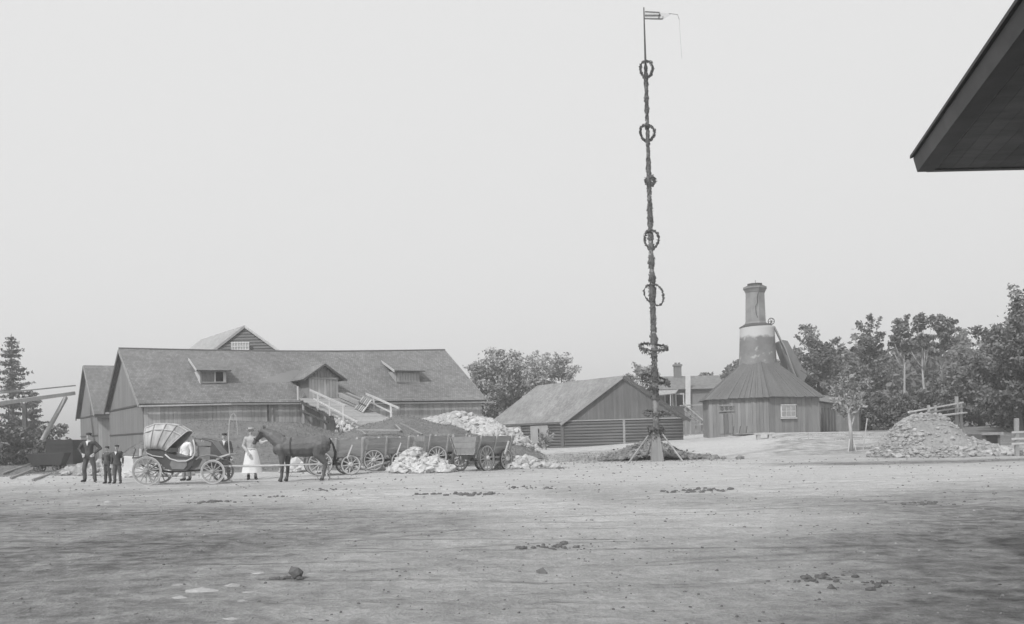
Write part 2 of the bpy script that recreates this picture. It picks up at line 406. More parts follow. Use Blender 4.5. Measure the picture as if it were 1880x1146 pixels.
    v = mixv(dkf, v, .13)
    v = mixv(mr(n4, .57, .72, 0, .34), v, .2); v = mixv(mr(n6, .61, .70, 0, .55), v, .16)                                        # trodden dung and damp streaks
    v = mixv(ma('MULTIPLY', sp.outputs[1], mr(n4, .2, .6, .5, 1)), v, .56)
    gr = ma('MULTIPLY', mr(n2, .25, .75, .15, .26), mr(n1, .3, .7, .8, 1.25))
    gf = mr(ma('ADD', sp.outputs[0], mr(n4, .25, .75, -.42, .42)), .3, .7, 0, 1)
    v = mixv(gf, v, gr)
    cc = N.new('ShaderNodeCombineColor')
    for i in range(3): L.new(v, cc.inputs[i])
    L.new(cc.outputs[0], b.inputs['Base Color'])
    bu = N.new('ShaderNodeBump'); bu.inputs['Strength'].default_value = 1.0; bu.inputs['Distance'].default_value = .16
    L.new(ma('ADD', ma('MULTIPLY', n2, .55), ma('ADD', ma('MULTIPLY', n3, .2), ma('SUBTRACT', ma('MULTIPLY', n6, .7), ma('MULTIPLY', rut, .5)))), bu.inputs['Height']); L.new(bu.outputs[0], b.inputs['Normal'])
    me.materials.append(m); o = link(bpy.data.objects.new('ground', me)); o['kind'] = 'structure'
build_ground()

# ------------------------------------------------------------------ leaves
def leaf_mesh(P, size, m, flat=.0, name='crown', droop=None):
    """P: (n,3) leaf centres -> one mesh of small bent quads"""
    n = len(P); s = size*rng.uniform(.6, 1.35, n)[:, None]
    a = rng.normal(size=(n, 3)); a[:, 2] *= (1-flat); a /= np.linalg.norm(a, axis=1)[:, None]
    b = rng.normal(size=(n, 3)); b[:, 2] *= (1-flat)
    if droop is not None: a = a*.5 + np.array([0, 0, -1])*droop; a /= np.linalg.norm(a, axis=1)[:, None]
    b -= a*(a*b).sum(1)[:, None]; b /= np.linalg.norm(b, axis=1)[:, None]
    V = np.stack([P-a*s, P+b*s*.5, P+a*s, P-b*s*.5], 1).reshape(-1, 3)
    Fc = np.arange(n*4).reshape(n, 4)
    me = bpy.data.meshes.new(name); me.from_pydata(V.tolist(), [], Fc.tolist()); me.materials.append(MATS[m]); return me
def lobes(c, r, k, sub=.2, squash=.65):
    """many small leaf clusters spread through an uneven crown"""
    out = []; bd_ = rng.normal(size=(9, 3)); bd_ /= np.linalg.norm(bd_, axis=1)[:, None]; bs_ = rng.uniform(-.28, .30, 9); cr_ = min(r[0], r[2]*1.3)
    for i in range(k):
        d = rng.normal(size=3); d /= np.linalg.norm(d)
        e = 1+sum(bs_[j]*max(0, float(d@bd_[j]))**5 for j in range(9)); q = rng.uniform(.12, 1.0)**.5
        p = np.array(c) + d*np.array(r)*q*e*(1-sub*.5)
        out.append((p, cr_*sub*rng.uniform(.55, 1.35)*np.array([1.15, 1.15, squash])))
    return out
def scatter(lb, n, axis=None):
    """leaves along short sprays that point out from the stem"""
    w = np.array([l[1].prod()**.66 for l in lb]); w /= w.sum(); cnt = rng.multinomial(n, w); P = []
    ctr = np.mean([l[0] for l in lb], axis=0)
    for (c, r), k in zip(lb, cnt):
        root_ = ctr + (c-ctr)*np.array([.35, .35, .75]); root_[2] = min(root_[2], c[2]) - .25*np.linalg.norm((c-ctr)[:2])
        d = c-root_; L_ = np.linalg.norm(d)+1e-6; d /= L_; ln = min(L_, r[0]*3.2)
        q = 1.15-rng.uniform(0, 1, k)**1.4*1.15*ln/max(ln, r[0])
        g_ = rng.normal(size=(k, 3))*r*.48*(1.15-.55*q)[:, None]
        P.append(c + d*((q-1)*ln)[:, None] + g_)
    return np.concatenate(P)
def leafy(name, label, base, H, cr, m, n=7000, size=.22, k=22, trunk=.2, crown_lo=.3, bark='bark', group=None, sub=.22, forks=6, lean=0, extra=None, cat='tree', pale_trunk=False):
    """base on the ground, H total height, cr = crown radius"""
    base = Vector(base); t = thing(name, label, cat, base, 0, group)
    zc = H*(crown_lo+1)/2; rz = H*(1-crown_lo)/2
    lb = lobes((lean*.5, 0, zc), (cr, cr, rz), k, sub)
    if extra: lb += [(np.array(c, float), np.array(r, float)) for c, r in extra]
    top = Vector((lean*.4, 0, H*.82)); mb = MB()
    pts = [Vector((0, 0, -.15)), Vector((random.uniform(-.1, .1), 0, H*.25)), Vector((lean*.2+random.uniform(-.15, .15), random.uniform(-.15, .15), H*.5)), top]
    mb.tube(pts, [trunk*1.25, trunk*.9, trunk*.65, trunk*.15], 8)
    tr = part('trunk', mb, bark, t, world=False, smooth=True)
    order = sorted(lb, key=lambda l: -l[1].prod())[:forks]
    for c, r in order:
        q = random.uniform(.35, .6); p0 = pts[1].lerp(pts[3], q) if q > .3 else pts[1]
        c = Vector(c); mid = p0.lerp(c, .55)+Vector((0, 0, -.08*H*.3))
        part('limb', MB().tube([p0, mid, c], [trunk*.45, trunk*.3, trunk*.08], 6), bark, tr, world=False, smooth=True)
    cro = link(bpy.data.objects.new('crown', leaf_mesh(scatter(lb, n), size, m)), t)
    return t
def conifer(name, label, base, H, r, n=5000, m='conifer', size=.12, gap=.72, group=None):
    t = thing(name, label, 'tree', base, 0, group)
    part('trunk', MB().tube([(0, 0, -.15), (0, 0, H*.5), (.05, 0, H)], [.18, .12, .02], 7), 'bark', t, world=False)
    P = []; z = H*.06; tot = 0
    while z < H*.985:
        rr = r*(1-z/H)**.8+.10; nb = random.randint(4, 6); a = random.uniform(0, 6.28)
        for b in range(nb):
            a += 6.28/nb*random.uniform(.7, 1.3); ln = rr*random.uniform(.4, 1.35); zz = z+random.uniform(-.4, .4)*(1-z/H); dr_ = random.uniform(.15, .5); kk = int(n/55*ln/r*4)+6
            q = rng.uniform(.05, 1, kk); w = .22*(1-q*.6)+.05
            px = math.cos(a)*ln*q + rng.normal(size=kk)*w; py = math.sin(a)*ln*q + rng.normal(size=kk)*w
            pz = zz - dr_*ln*q + .30*ln*q**3 + rng.normal(size=kk)*.05 - np.abs(rng.normal(size=kk))*.14*(1.2-q)
            P.append(np.stack([px, py, pz], 1))
        z += gap*random.uniform(.75, 1.25)*(1-.5*z/H)
    link(bpy.data.objects.new('crown', leaf_mesh(np.concatenate(P), size, m, droop=.35)), t); return t
def gz(p): return Vector((p.x, p.y, terrain(p.x, p.y)))
def spot(px, Y): return gz(at(px, 700, Y))

# ------------------------------------------------------------------ big barn
def V2(p, z): return Vector((p.x, p.y, z))
A = at(265, 800, 55); B = at(885, 800, 66)
A.z = B.z = 0
fd = (B-A).normalized(); g = Vector((-.56, .83, 0)).normalized(); W = 12.0
ez0, ez1 = zat(265, 741, 54.6), zat(886, 734, 65.6)
ra, rb = A+g*W/2, B+g*W/2
rz0, rz1 = zat(226, 640, ra.y), zat(818, 642, rb.y)
barn = thing('big_barn', 'long weathered board barn with dormers in its wide shingled roof', 'barn', A)
OV = .28
E0 = V2(A-g*OV-fd*.35, ez0); E1 = V2(B-g*OV+fd*.35, ez1); T0 = V2(ra-fd*.35, rz0); T1 = V2(rb+fd*.35, rz1)
slab('roof', E0, E1, T1, T0, .12, 'shingle', barn, sag=.16)
bk0 = V2(A+g*(W+OV)-fd*.35, ez0); bk1 = V2(B+g*(W+OV)+fd*.35, ez1)
slab('roof', bk1, bk0, T0, T1, .12, 'shingle', barn, sag=.16)
rn = (E1-E0).cross(T0-E0).normalized(); rn = rn if rn.z > 0 else -rn
def roofz(p): return E0.z - (rn.x*(p.x-E0.x)+rn.y*(p.y-E0.y))/rn.z
def on_roof(px, py):
    d = ray(px, py); k = rn.dot(E0-C0)/rn.dot(d); return C0+d*k
def into_roof(p):          # go back horizontally along g until the main roof is met
    lo, hi = 0.0, 12.0
    for _ in range(40):
        mid = (lo+hi)/2; q = p+g*mid
        if roofz(q) < p.z: lo = mid
        else: hi = mid
    return p+g*(lo+.05)
wz = lambda t: (ez0+(ez1-ez0)*t) + .18
wall = part('wall', MB().hexa([V2(A, -.3), V2(B, -.3), V2(B+g*W, -.3), V2(A+g*W, -.3)], [V2(A, ez0+.1), V2(B, ez1+.1), V2(B+g*W, ez1+.1), V2(A+g*W, ez0+.1)]), 'barn_board', barn)
gl = MB().add([V2(A, ez0+.1), V2(A+g*W, ez0+.1), V2(ra, rz0-.2), V2(B, ez1+.1), V2(B+g*W, ez1+.1), V2(rb, rz1-.2)], [(0, 1, 2), (3, 5, 4), (0, 2, 5, 3), (1, 4, 5, 2)])
part('gable', gl, 'gable_board', barn)
planks(wall, A, B, lambda t: -.2, wz, .26, 'barn_board', -g, th=.035)
gzt = lambda t: ez0+.12+(rz0-ez0-.35)*(1-abs(2*t-1))
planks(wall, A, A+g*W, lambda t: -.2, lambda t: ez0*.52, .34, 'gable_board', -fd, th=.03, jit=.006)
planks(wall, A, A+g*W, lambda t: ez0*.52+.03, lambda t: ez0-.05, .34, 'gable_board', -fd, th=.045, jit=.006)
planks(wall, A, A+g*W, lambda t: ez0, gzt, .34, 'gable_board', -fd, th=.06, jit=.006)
part('sill_board', MB().beam(V2(A-fd*.08-g*.05, ez0-.03), V2(A-fd*.08+g*W, ez0-.03), .05, .10), 'trim_dark', barn)
part('sill_board', MB().beam(V2(A-fd*.06-g*.05, ez0*.52), V2(A-fd*.06+g*W, ez0*.52), .05, .08), 'trim_dark', barn)
for s, e in ((E0, T0),):
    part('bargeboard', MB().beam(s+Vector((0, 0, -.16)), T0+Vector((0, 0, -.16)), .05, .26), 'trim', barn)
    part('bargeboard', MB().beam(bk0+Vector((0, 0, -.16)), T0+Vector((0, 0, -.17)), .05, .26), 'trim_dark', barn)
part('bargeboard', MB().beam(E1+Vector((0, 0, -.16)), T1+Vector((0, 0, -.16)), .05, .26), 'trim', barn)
part('gutter', MB().beam(E0-g*.07+Vector((0, 0, -.16)), E0.lerp(E1, .23)-g*.07+Vector((0, 0, -.10)), .12, .10), 'pale_timber', barn)
part('gutter', MB().beam(E0.lerp(E1, .23)-g*.07+Vector((0, 0, -.1)), E0.lerp(E1, .455)-g*.07+Vector((0, 0, -.13)), .12, .09), 'grey_timber', barn)
part('gutter', MB().beam(E0.lerp(E1, .62)-g*.07+Vector((0, 0, -.17)), E1-g*.07+fd*.5+Vector((0, 0, -.18)), .12, .09), 'grey_timber', barn)
part('ridge_board', MB().tube([T0.lerp(T1, i/16)-Vector((0, 0, .16*math.sin(math.pi*i/16)-.0)) for i in range(17)], .07, 6), 'shingle_far', barn)
part('door_post', MB().beam(V2(A+fd*7.7-g*.06, .5), V2(A+fd*7.7-g*.06, ez0-.05), .12, .06), 'trim_dark', barn)
part('door_post', MB().beam(V2(A+fd*8.0-g*.06, .5), V2(A+fd*8.0-g*.06, ez0-.05), .12, .06), 'grey_timber', barn)

def shed_dormer(bl, br, h, tl, tr, opened):
    a, b = on_roof(*bl), on_roof(*br); a = a-g*.05; b = b-g*.05
    za = max(a.z, b.z)+h; fa, fb = V2(a, za), V2(b, za); ax = (b-a).normalized(); 
    r_a, r_b = on_roof(*tl), on_roof(*tr)
    d = part('dormer', MB().add([a-g*0+Vector((0, 0, -.3)), b+Vector((0, 0, -.3)), fb, fa, into_roof(fa), into_roof(fb)], [(0, 3, 4), (1, 5, 2), (0, 1, 2, 3)]), 'barn_board', barn)
    e0 = fa-g*.35-ax*.3+Vector((0, 0, .02)); e1 = fb-g*.35+ax*.3+Vector((0, 0, .02))
    n0 = r_a+Vector((0, 0, .05)); n1 = r_b+Vector((0, 0, .05))
    slab('dormer_roof', e0, e1, n1, n0, .08, 'shingle', d)
    part('dormer_bargeboard', MB().beam(e0+Vector((0, 0, -.06)), n0+Vector((0, 0, -.04)), .05, .16), 'pale_timber', d)
    mid = .5; w = (b-a).length; zb = min(a.z, b.z)+.12
    def q(t, z): p = a.lerp(b, t)-g*.04; return V2(p, z)
    n = 5 if opened else 8; t1 = .56 if opened else .97
    for i in range(n):
        u0 = .04+(t1-.04)*i/n; u1 = .04+(t1-.04)*(i+1)/n-.008
        part('shutter_board', MB().beam(q((u0+u1)/2, zb), q((u0+u1)/2, za-.12), (u1-u0)*w, .04, upv=g), 'barn_board' if not opened else 'gable_board', d)
    if opened:
        part('opening', MB().beam(q(.745, zb+.04), q(.745, za-.1), .34*w, .02, upv=g), 'opening', d)
        for u in (.02, .57, .925, .98): part('jamb', MB().beam(q(u, zb-.1)-g*.03, q(u, za)-g*.03, .09, .06, upv=g), 'pale_timber' if u > .5 else 'grey_timber', d)
    part('window_sill', MB().beam(q(0, zb-.06)-g*.03, q(1, zb-.06)-g*.03, .08, .09), 'grey_timber', d)
shed_dormer((367, 704), (414, 703), .80, (346, 660), (400, 661), True)
shed_dormer((727, 703), (770, 702), .82, (700, 664), (752, 665), False)
# gabled loft door above the ramp
a, b = on_roof(566, 732), on_roof(620, 731); a -= g*.1; b -= g*.1
zb = (a.z+b.z)/2; wd = (b-a).length; ax = (b-a).normalized(); ax.z = 0; ax.normalize()
zt = zat(590, 692, a.y); zp = zat(592, 668, a.y); mid = (a+b)/2
fa, fb, fp = V2(a, zt), V2(b, zt), V2(mid, zp)
d = part('loft_dormer', MB().add([V2(a, zb-.5), V2(b, zb-.5), fb, fp-Vector((0, 0, .1)), fa, into_roof(fa), into_roof(fb)], [(0, 1, 2, 3, 4), (0, 4, 5), (1, 6, 2)]), 'gable_board', barn)
ea = fa-ax*.5-g*.4-Vector((0, 0, .16)); eb = fb+ax*.5-g*.4-Vector((0, 0, .16)); ep = fp-g*.4+Vector((0, 0, .04))
slab('dormer_roof', ea, ep, into_roof(ep), into_roof(ea), .08, 'shingle', d)
slab('dormer_roof', ep, eb, into_roof(eb), into_roof(ep), .08, 'shingle', d)
part('dormer_bargeboard', MB().beam(ea-Vector((0, 0, .08)), ep-Vector((0, 0, .08)), .05, .13), 'trim_dark', d)
part('dormer_bargeboard', MB().beam(eb-Vector((0, 0, .08)), ep-Vector((0, 0, .08)), .05, .13), 'trim_dark', d)
for i in range(10):
    t = (i+.5)/10; p = a.lerp(b, t)-g*.05; zz = zt-.1
    part('door_board', MB().beam(V2(p, zb+.02), V2(p, zz), wd/10*.9, .04, upv=g), ('barn_board' if i < 5 else 'grey_timber') if i != 5 else 'pale_timber', d)
    zz2 = zt + (zp-zt)*(1-abs(2*t-1))-.12
    if zz2-zt > .06: part('gable_board', MB().beam(V2(p, zt-.06), V2(p, zz2), wd/10*.94, .05, upv=g), 'gable_board', d)
part('tie_board', MB().beam(V2(a-g*.1, zt-.08), V2(b-g*.1, zt-.08), .05, .12), 'trim', d)

# ------------------------------------------------------------------ loading ramp to the loft door
ou = -g; RL = 9.6; s0 = V2(a, 0)-ax*.75; s1 = V2(b, 0)+ax*.35
zs, zend = zb+.02, 2.05
ramp = thing('loading_ramp', 'plank loading ramp with pale railings rising to the barn loft door', 'ramp', V2(s0+ou*RL, 1.6))
def rp(t, side, dz=0): p = (s0 if side == 0 else s1)+ou*RL*t; return V2(p, zs+(zend-zs)*t+dz)
deckN = 38
for i in range(deckN):
    t0, t1 = i/deckN, (i+.93)/deckN; j0, j1 = random.uniform(-.1, .08), random.uniform(-.05, .1)
    e = (s1-s0).normalized()
    part('deck_plank', MB().hexa([rp(t0, 0, -.07)+e*j0, rp(t1, 0, -.07)+e*j0, rp(t1, 1, -.07)+e*j1, rp(t0, 1, -.07)+e*j1], [rp(t0, 0)+e*j0, rp(t1, 0)+e*j0, rp(t1, 1)+e*j1, rp(t0, 1)+e*j1]), 'grey_timber', ramp)
for sd in (0, 1, .5):
    q = lambda t, dz: rp(t, 0, dz).lerp(rp(t, 1, dz), sd*.9+.05)
    part('stringer', MB().beam(q(0, -.2), q(.98, -.2), .16, .24), 'trim_dark', ramp)
for t in (.05, .45):
    for sd in (0, 1):
        p = rp(t, sd, -.3).lerp(rp(t, 1-sd, -.3), .06); part('trestle_post', MB().beam(V2(p, terrain(p.x, p.y)-.1), p, .16, .16), 'grey_timber', ramp)
part('brace', MB().beam(rp(.02, 0, -.75), rp(.55, 0, -.62), .08, .1), 'trim_dark', ramp)
posts = (.0, .38, .58, .80)
for t in posts: part('railing_post', MB().beam(rp(t, 0, -.15), rp(t, 0, .98 if t else .8), .11, .11), 'pale_timber', ramp)
part('rail', MB().beam(rp(.24, 0, .92), rp(.84, 0, .92), .08, .12), 'pale_timber', ramp)
part('rail', MB().beam(rp(.30, 0, .45), rp(1.02, 0, .30), .06, .09), 'pale_timber', ramp)
for t in (.52, .78): part('railing_post', MB().beam(rp(t, 1, -.2), rp(t, 1, .95), .12, .12), 'pale_timber', ramp)
part('rail', MB().beam(rp(.40, 1, .95), rp(.90, 1, .88), .08, .12), 'pale_timber', ramp)
part('rail', MB().beam(rp(.44, 1, .5), rp(.80, 1, .42), .06, .09), 'pale_timber', ramp)
# boards stacked beside the loft door
dkn = (rp(1, 0)-rp(0, 0)).cross(rp(0, 1)-rp(0, 0)).normalized()
def on_deck(px, py):
    d_ = ray(px, py); return C0 + d_*(dkn.dot(rp(0, 0)-C0)/dkn.dot(d_))
k0 = rp(.12, 1).lerp(rp(.12, 0), .06); k1 = rp(.46, 1).lerp(rp(.46, 0), .06); inw = (rp(0, 0)-rp(0, 1)).normalized()
bs = thing('board_stack', 'dark stack of long boards beside the loft door', 'boards', k1)
for i in range(15):
    lv, k = i//3, i % 3; o_ = inw*(k*.24+random.uniform(-.03, .03)) + Vector((0, 0, .07+lv*.115)); sl = ou*random.uniform(-.25, .25)
    part('board', MB().beam(k0+o_+sl, k1+o_+sl, .22, .09), 'dark_board' if (i+lv) % 2 else 'grey_timber', bs)
b0 = rp(.44, 1).lerp(rp(.44, 0), .30)+Vector((0, 0, .03)); b1 = rp(.56, 1).lerp(rp(.56, 0), .30)+Vector((0, 0, .03))
lp = thing('plank_shutter', 'square boarded shutter propped against the board stack', 'shutter', (b0+b1)/2)
tl = -inw*.62+Vector((0, 0, .80))
for i in range(5):
    p = b0.lerp(b1, i/4); q = p + tl
    part('board', MB().beam(p, q, (b1-b0).length/4*.94, .05, upv=(0, 0, 1)), 'grey_timber' if i % 2 else 'barn_board', lp)
part('batten', MB().beam(b0+tl*.5+inw*.05, b1+tl*.5+inw*.05, .05, .09), 'trim_dark', lp)

# ------------------------------------------------------------------ rocks
ico = None
def rock_template(seed):
    r = random.Random(seed); ph = (1+5**.5)/2
    v = [(-1, ph, 0), (1, ph, 0), (-1, -ph, 0), (1, -ph, 0), (0, -1, ph), (0, 1, ph), (0, -1, -ph), (0, 1, -ph), (ph, 0, -1), (ph, 0, 1), (-ph, 0, -1), (-ph, 0, 1)]
    f = [(0, 11, 5), (0, 5, 1), (0, 1, 7), (0, 7, 10), (0, 10, 11), (1, 5, 9), (5, 11, 4), (11, 10, 2), (10, 7, 6), (7, 1, 8), (3, 9, 4), (3, 4, 2), (3, 2, 6), (3, 6, 8), (3, 8, 9), (4, 9, 5), (2, 4, 11), (6, 2, 10), (8, 6, 7), (9, 8, 1)]
    sc_ = (r.uniform(.75, 1.3), r.uniform(.6, 1.05), r.uniform(.45, .85))
    return np.array([[k*.5*sc_[i]*r.uniform(.8, 1.2) for i, k in enumerate(p)] for p in v]), f
ROCKS = [rock_template(i) for i in range(8)]
RM = {}
def rock_me(i, m):
    if (i, m) not in RM:
        mb = MB(); mb.v = [tuple(p) for p in ROCKS[i][0]]; mb.f = ROCKS[i][1]; RM[(i, m)] = mesh('stone', mb, m)
    return RM[(i, m)]
def rot(r): return Euler((r.uniform(0, 6.3), r.uniform(0, 6.3), r.uniform(0, 6.3))).to_matrix()
def rocks_mb(P, S):
    mb = MB()
    for p, s in zip(P, S):
        V, f = random.choice(ROCKS); Rm = np.array(Euler((random.uniform(-.5, .5), random.uniform(-.5, .5), random.uniform(0, 6.3))).to_matrix())
        mb.add((V@Rm.T)*s + np.array(p), f)
    return mb
def heap(name, label, cones, m, nbig, nsmall, big=.22, small=.13, group=None, core='gravel_core', mask=None, dome=0):
    """cones: (x, y, radius_x, radius_y, height); stones lie on the surface they form"""
    cx, cy = cones[0][0], cones[0][1]; t = thing(name, label, 'stone heap', (cx, cy, terrain(cx, cy)), 0, group)
    def h(x, y):
        q = 0
        for (a_, b_, rx, ry, hh) in cones:
            e = math.hypot((x-a_)/rx, (y-b_)/ry); q = max(q, hh*(max(0, 1-e**1.55) if dome else max(0, 1-e)**.9)*(1.0 if e > .25 else 1-.15*(1-e/.25)))
        return q + (.10*noise.noise((x*1.6, y*1.6, 5.))*min(1, q*3))
    x0 = min(c[0]-c[2] for c in cones); x1 = max(c[0]+c[2] for c in cones); y0 = min(c[1]-c[3] for c in cones); y1 = max(c[1]+c[3] for c in cones)
    st = max(.14, (x1-x0)/60); xs = np.arange(x0-.1, x1+.2, st); ys = np.arange(y0-.1, y1+.2, st); mb = MB()
    for y in ys:
        for x in xs: q = h(x, y); mb.v.append((x, y, terrain(x, y)+q-(.06 if q < .03 else 0)))
    nx = len(xs)
    for j in range(len(ys)-1):
        for i in range(nx-1): mb.f.append((j*nx+i, j*nx+i+1, j*nx+nx+i+1, j*nx+nx+i))
    part('heap_core', mb, core, t, smooth=True)
    def samp():
        while True:
            x, y = random.uniform(x0, x1), random.uniform(y0, y1); q = h(x, y)
            if q > .04 and (mask is None or random.random() < mask(x, y, q)): return x, y, terrain(x, y)+q
    for i in range(nbig):
        x, y, z = samp(); s = big*random.uniform(.6, 1.0)*(1+.8*random.random()**3)
        o = inst('stone', rock_me(random.randrange(8), m), t, Matrix.Translation(Vector((x-cx, y-cy, z-terrain(cx, cy)+s*.12))) @ Euler((random.uniform(-.6, .6), random.uniform(-.6, .6), random.uniform(0, 6.3))).to_matrix().to_4x4() @ Matrix.Scale(s, 4))
    P = [samp() for _ in range(nsmall)]; S = [small*min(2.2, .45+.6*random.expovariate(1.1)) for _ in P]
    o = part('small_stones', rocks_mb(P, S), m, t); o['kind'] = 'stuff'
    return t

# ------------------------------------------------------------------ barn behind, on the left
A2 = at(181, 800, 72); A2.z = 0; W2 = 9.5
b2 = thing('rear_barn', 'smaller board barn partly hidden behind the end of the long barn', 'barn', A2)
e2 = zat(181, 761, 72); m2 = A2+g*W2/2; r2 = zat(148, 671, m2.y); L2 = 14
f2 = fd
c0, c1 = A2, A2+f2*L2
slab('roof', V2(c0-g*.4-f2*.35, e2), V2(c1-g*.4, e2), V2(m2+f2*L2, r2), V2(m2-f2*.35, r2), .12, 'shingle', b2)
slab('roof', V2(c1+g*(W2+.4), e2), V2(c0+g*(W2+.4)-f2*.35, e2), V2(m2-f2*.35, r2), V2(m2+f2*L2, r2), .12, 'shingle', b2)
w2 = part('wall', MB().hexa([V2(c0, -.3), V2(c1, -.3), V2(c1+g*W2, -.3), V2(c0+g*W2, -.3)], [V2(c0, e2), V2(c1, e2), V2(c1+g*W2, e2), V2(c0+g*W2, e2)]).add([V2(c0, e2), V2(c0+g*W2, e2), V2(m2, r2-.2)], [(0, 1, 2)]), 'barn_board', b2)
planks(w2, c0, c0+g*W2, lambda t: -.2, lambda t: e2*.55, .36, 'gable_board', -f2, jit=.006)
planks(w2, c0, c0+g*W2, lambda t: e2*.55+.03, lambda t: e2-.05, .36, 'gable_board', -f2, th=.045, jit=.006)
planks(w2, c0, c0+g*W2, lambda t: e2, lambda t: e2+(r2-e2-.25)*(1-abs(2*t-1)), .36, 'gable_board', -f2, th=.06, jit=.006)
planks(w2, c0, c0+f2*4, lambda t: -.2, lambda t: e2-.05, .28, 'barn_board', -g)
part('sill_board', MB().beam(V2(c0-f2*.08, e2-.03), V2(c0-f2*.08+g*W2, e2-.03), .05, .10), 'trim_dark', b2)
part('sill_board', MB().beam(V2(c0-f2*.07, e2*.55), V2(c0-f2*.07+g*W2, e2*.55), .05, .08), 'trim_dark', b2)
part('bargeboard', MB().beam(V2(c0+g*(W2+.4)-f2*.37, e2-.15), V2(m2-f2*.37, r2-.15), .06, .3), 'trim_dark', b2)
part('bargeboard', MB().beam(V2(c0-g*.4-f2*.37, e2-.15), V2(m2-f2*.37, r2-.15), .06, .22), 'trim', b2)
part('eave_beam', MB().beam(V2(c0-g*.45-f2*.3, e2-.18), V2(c0-g*.45+f2*1.4, e2-.18), .16, .18), 'trim_dark', b2)

# ------------------------------------------------------------------ tall building behind the ridge
Y3 = 84; gp = at(447, 598, Y3); gL = at(318+70, 643, Y3); gR = at(510, 643, Y3)
sl = (gp.z-gR.z)/(gR.x-gp.x); half = 7.0; dz3 = half*sl
bdir = Vector((-.60, .80, 0)); fdir = Vector((1, .02, 0)).normalized()
tb = thing('tall_shed', 'tall clapboard building with pale roof rising behind the long barn', 'building', (gp.x, Y3, 0))
pk = gp; le = V2(gp-fdir*half, gp.z-dz3); re = V2(gp+fdir*half, gp.z-dz3); Ln = 13
slab('roof', le+bdir*Ln-Vector((.0, 0, 0)), le-bdir*.3, pk-bdir*.3, pk+bdir*Ln, .14, 'shingle_pale', tb)
slab('roof', re-bdir*.3, re+bdir*Ln, pk+bdir*Ln, pk-bdir*.3, .14, 'shingle_pale', tb)
hw = half-.4
wl, wr = V2(gp-fdir*hw, 0), V2(gp+fdir*hw, 0); zt3 = gp.z-dz3-.1
part('wall', MB().hexa([wl, wr, wr+bdir*Ln, wl+bdir*Ln], [V2(wl, zt3), V2(wr, zt3), V2(wr+bdir*Ln, zt3), V2(wl+bdir*Ln, zt3)]).add([V2(wl, zt3), V2(wr, zt3), V2(gp, gp.z-.3)], [(0, 1, 2)]), 'trim_dark', tb)  # dark backing between clapboards paints in their lap shading
z = zt3-1.2
while z < gp.z-.35:
    hh = min(hw, (gp.z-.12-z-.24)/sl) if z > zt3 else hw
    p = V2(gp, z+.13)-bdir*.12
    part('clapboard', MB().hexa([p-fdir*hh+Vector((0, -.05, -.10)), p+fdir*hh+Vector((0, -.05, -.10)), p+fdir*hh+Vector((0, .05, -.10)), p-fdir*hh+Vector((0, .05, -.10))], [p-fdir*(hh-.05)+Vector((0, -.0, .12)), p+fdir*(hh-.05)+Vector((0, -.0, .12)), p+fdir*hh+Vector((0, .05, .12)), p-fdir*hh+Vector((0, .05, .12))]), 'slat_board', tb)
    z += .285
part('bargeboard', MB().beam(le-bdir*.32-Vector((0, 0, .12)), pk-bdir*.32-Vector((0, 0, .12)), .06, .22), 'trim', tb)
part('bargeboard', MB().beam(re-bdir*.32-Vector((0, 0, .12)), pk-bdir*.32-Vector((0, 0, .12)), .06, .22), 'pale_timber', tb)
wn = part('window', MB().box(at(441, 636, Y3-.45), (1.75, .06, .85)), 'window_pane', tb)
for i in range(7): part('window_bar', MB().box(at(426+5*i, 636, Y3-.5), (.06, .05, .85)), 'white_wash', wn)
for i in range(3): part('window_bar', MB().box(at(441, 629.5+6.5*i, Y3-.51), (1.75, .05, .07)), 'white_wash', wn)

# ------------------------------------------------------------------ log barn
YC = 75.0; PA = at(1033, 815, YC); PB = at(1252, 808, YC-1.5)
gd = V2(PB-PA, 0); Lg = gd.length; gd.normalize(); bd = Vector((-gd.y, gd.x, 0)); bd = Vector((-.50, .87, 0)).normalized(); LB = 13.5
za, zbb = terrain(PA.x, PA.y), terrain(PB.x, PB.y); zl = zat(1035, 774, YC); zr = zat(1250, 768, YC-1.5); pm = V2((PA+PB)/2, 0)
pkx = at(1141, 690, YC-.8); pm = V2(PA.lerp(PB, .5), 0); zpk = pkx.z
lb_ = thing('log_barn', 'low log barn with boarded gable and wide shingled roof', 'barn', V2(PA, za))
zle = zl+.1; zre = zr+.05
ovl = 1.35
sL = (zpk-zle)/(Lg/2); ez_l = zle-sL*.35; ez_r = zre-sL*.2
slab('roof', V2(PA-gd*.35+bd*LB, ez_l), V2(PA-gd*.35-bd*.4, ez_l), V2(pm-bd*.4, zpk), V2(pm+bd*LB, zpk), .13, 'shingle_small', lb_)
slab('roof', V2(PB+gd*.25-bd*.4, ez_r), V2(PB+gd*.25+bd*LB, ez_r), V2(pm+bd*LB, zpk), V2(pm-bd*.4, zpk), .13, 'shingle_small', lb_)
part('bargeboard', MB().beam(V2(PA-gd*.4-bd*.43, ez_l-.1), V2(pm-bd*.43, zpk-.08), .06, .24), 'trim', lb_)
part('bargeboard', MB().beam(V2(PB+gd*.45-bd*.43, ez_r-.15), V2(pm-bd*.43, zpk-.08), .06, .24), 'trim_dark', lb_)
lw = part('wall', MB().hexa([V2(PA, za-.5), V2(PB, zbb-.5), V2(PB+bd*(LB-.5), zbb-.5), V2(PA+bd*(LB-.5), za-.5)], [V2(PA, zl), V2(PB, zr), V2(PB+bd*(LB-.5), zr), V2(PA+bd*(LB-.5), zl)]).add([V2(PA, zl), V2(PB, zr), V2(pm, zpk-.2)], [(0, 1, 2)]), 'log', lb_)
nlog = 9
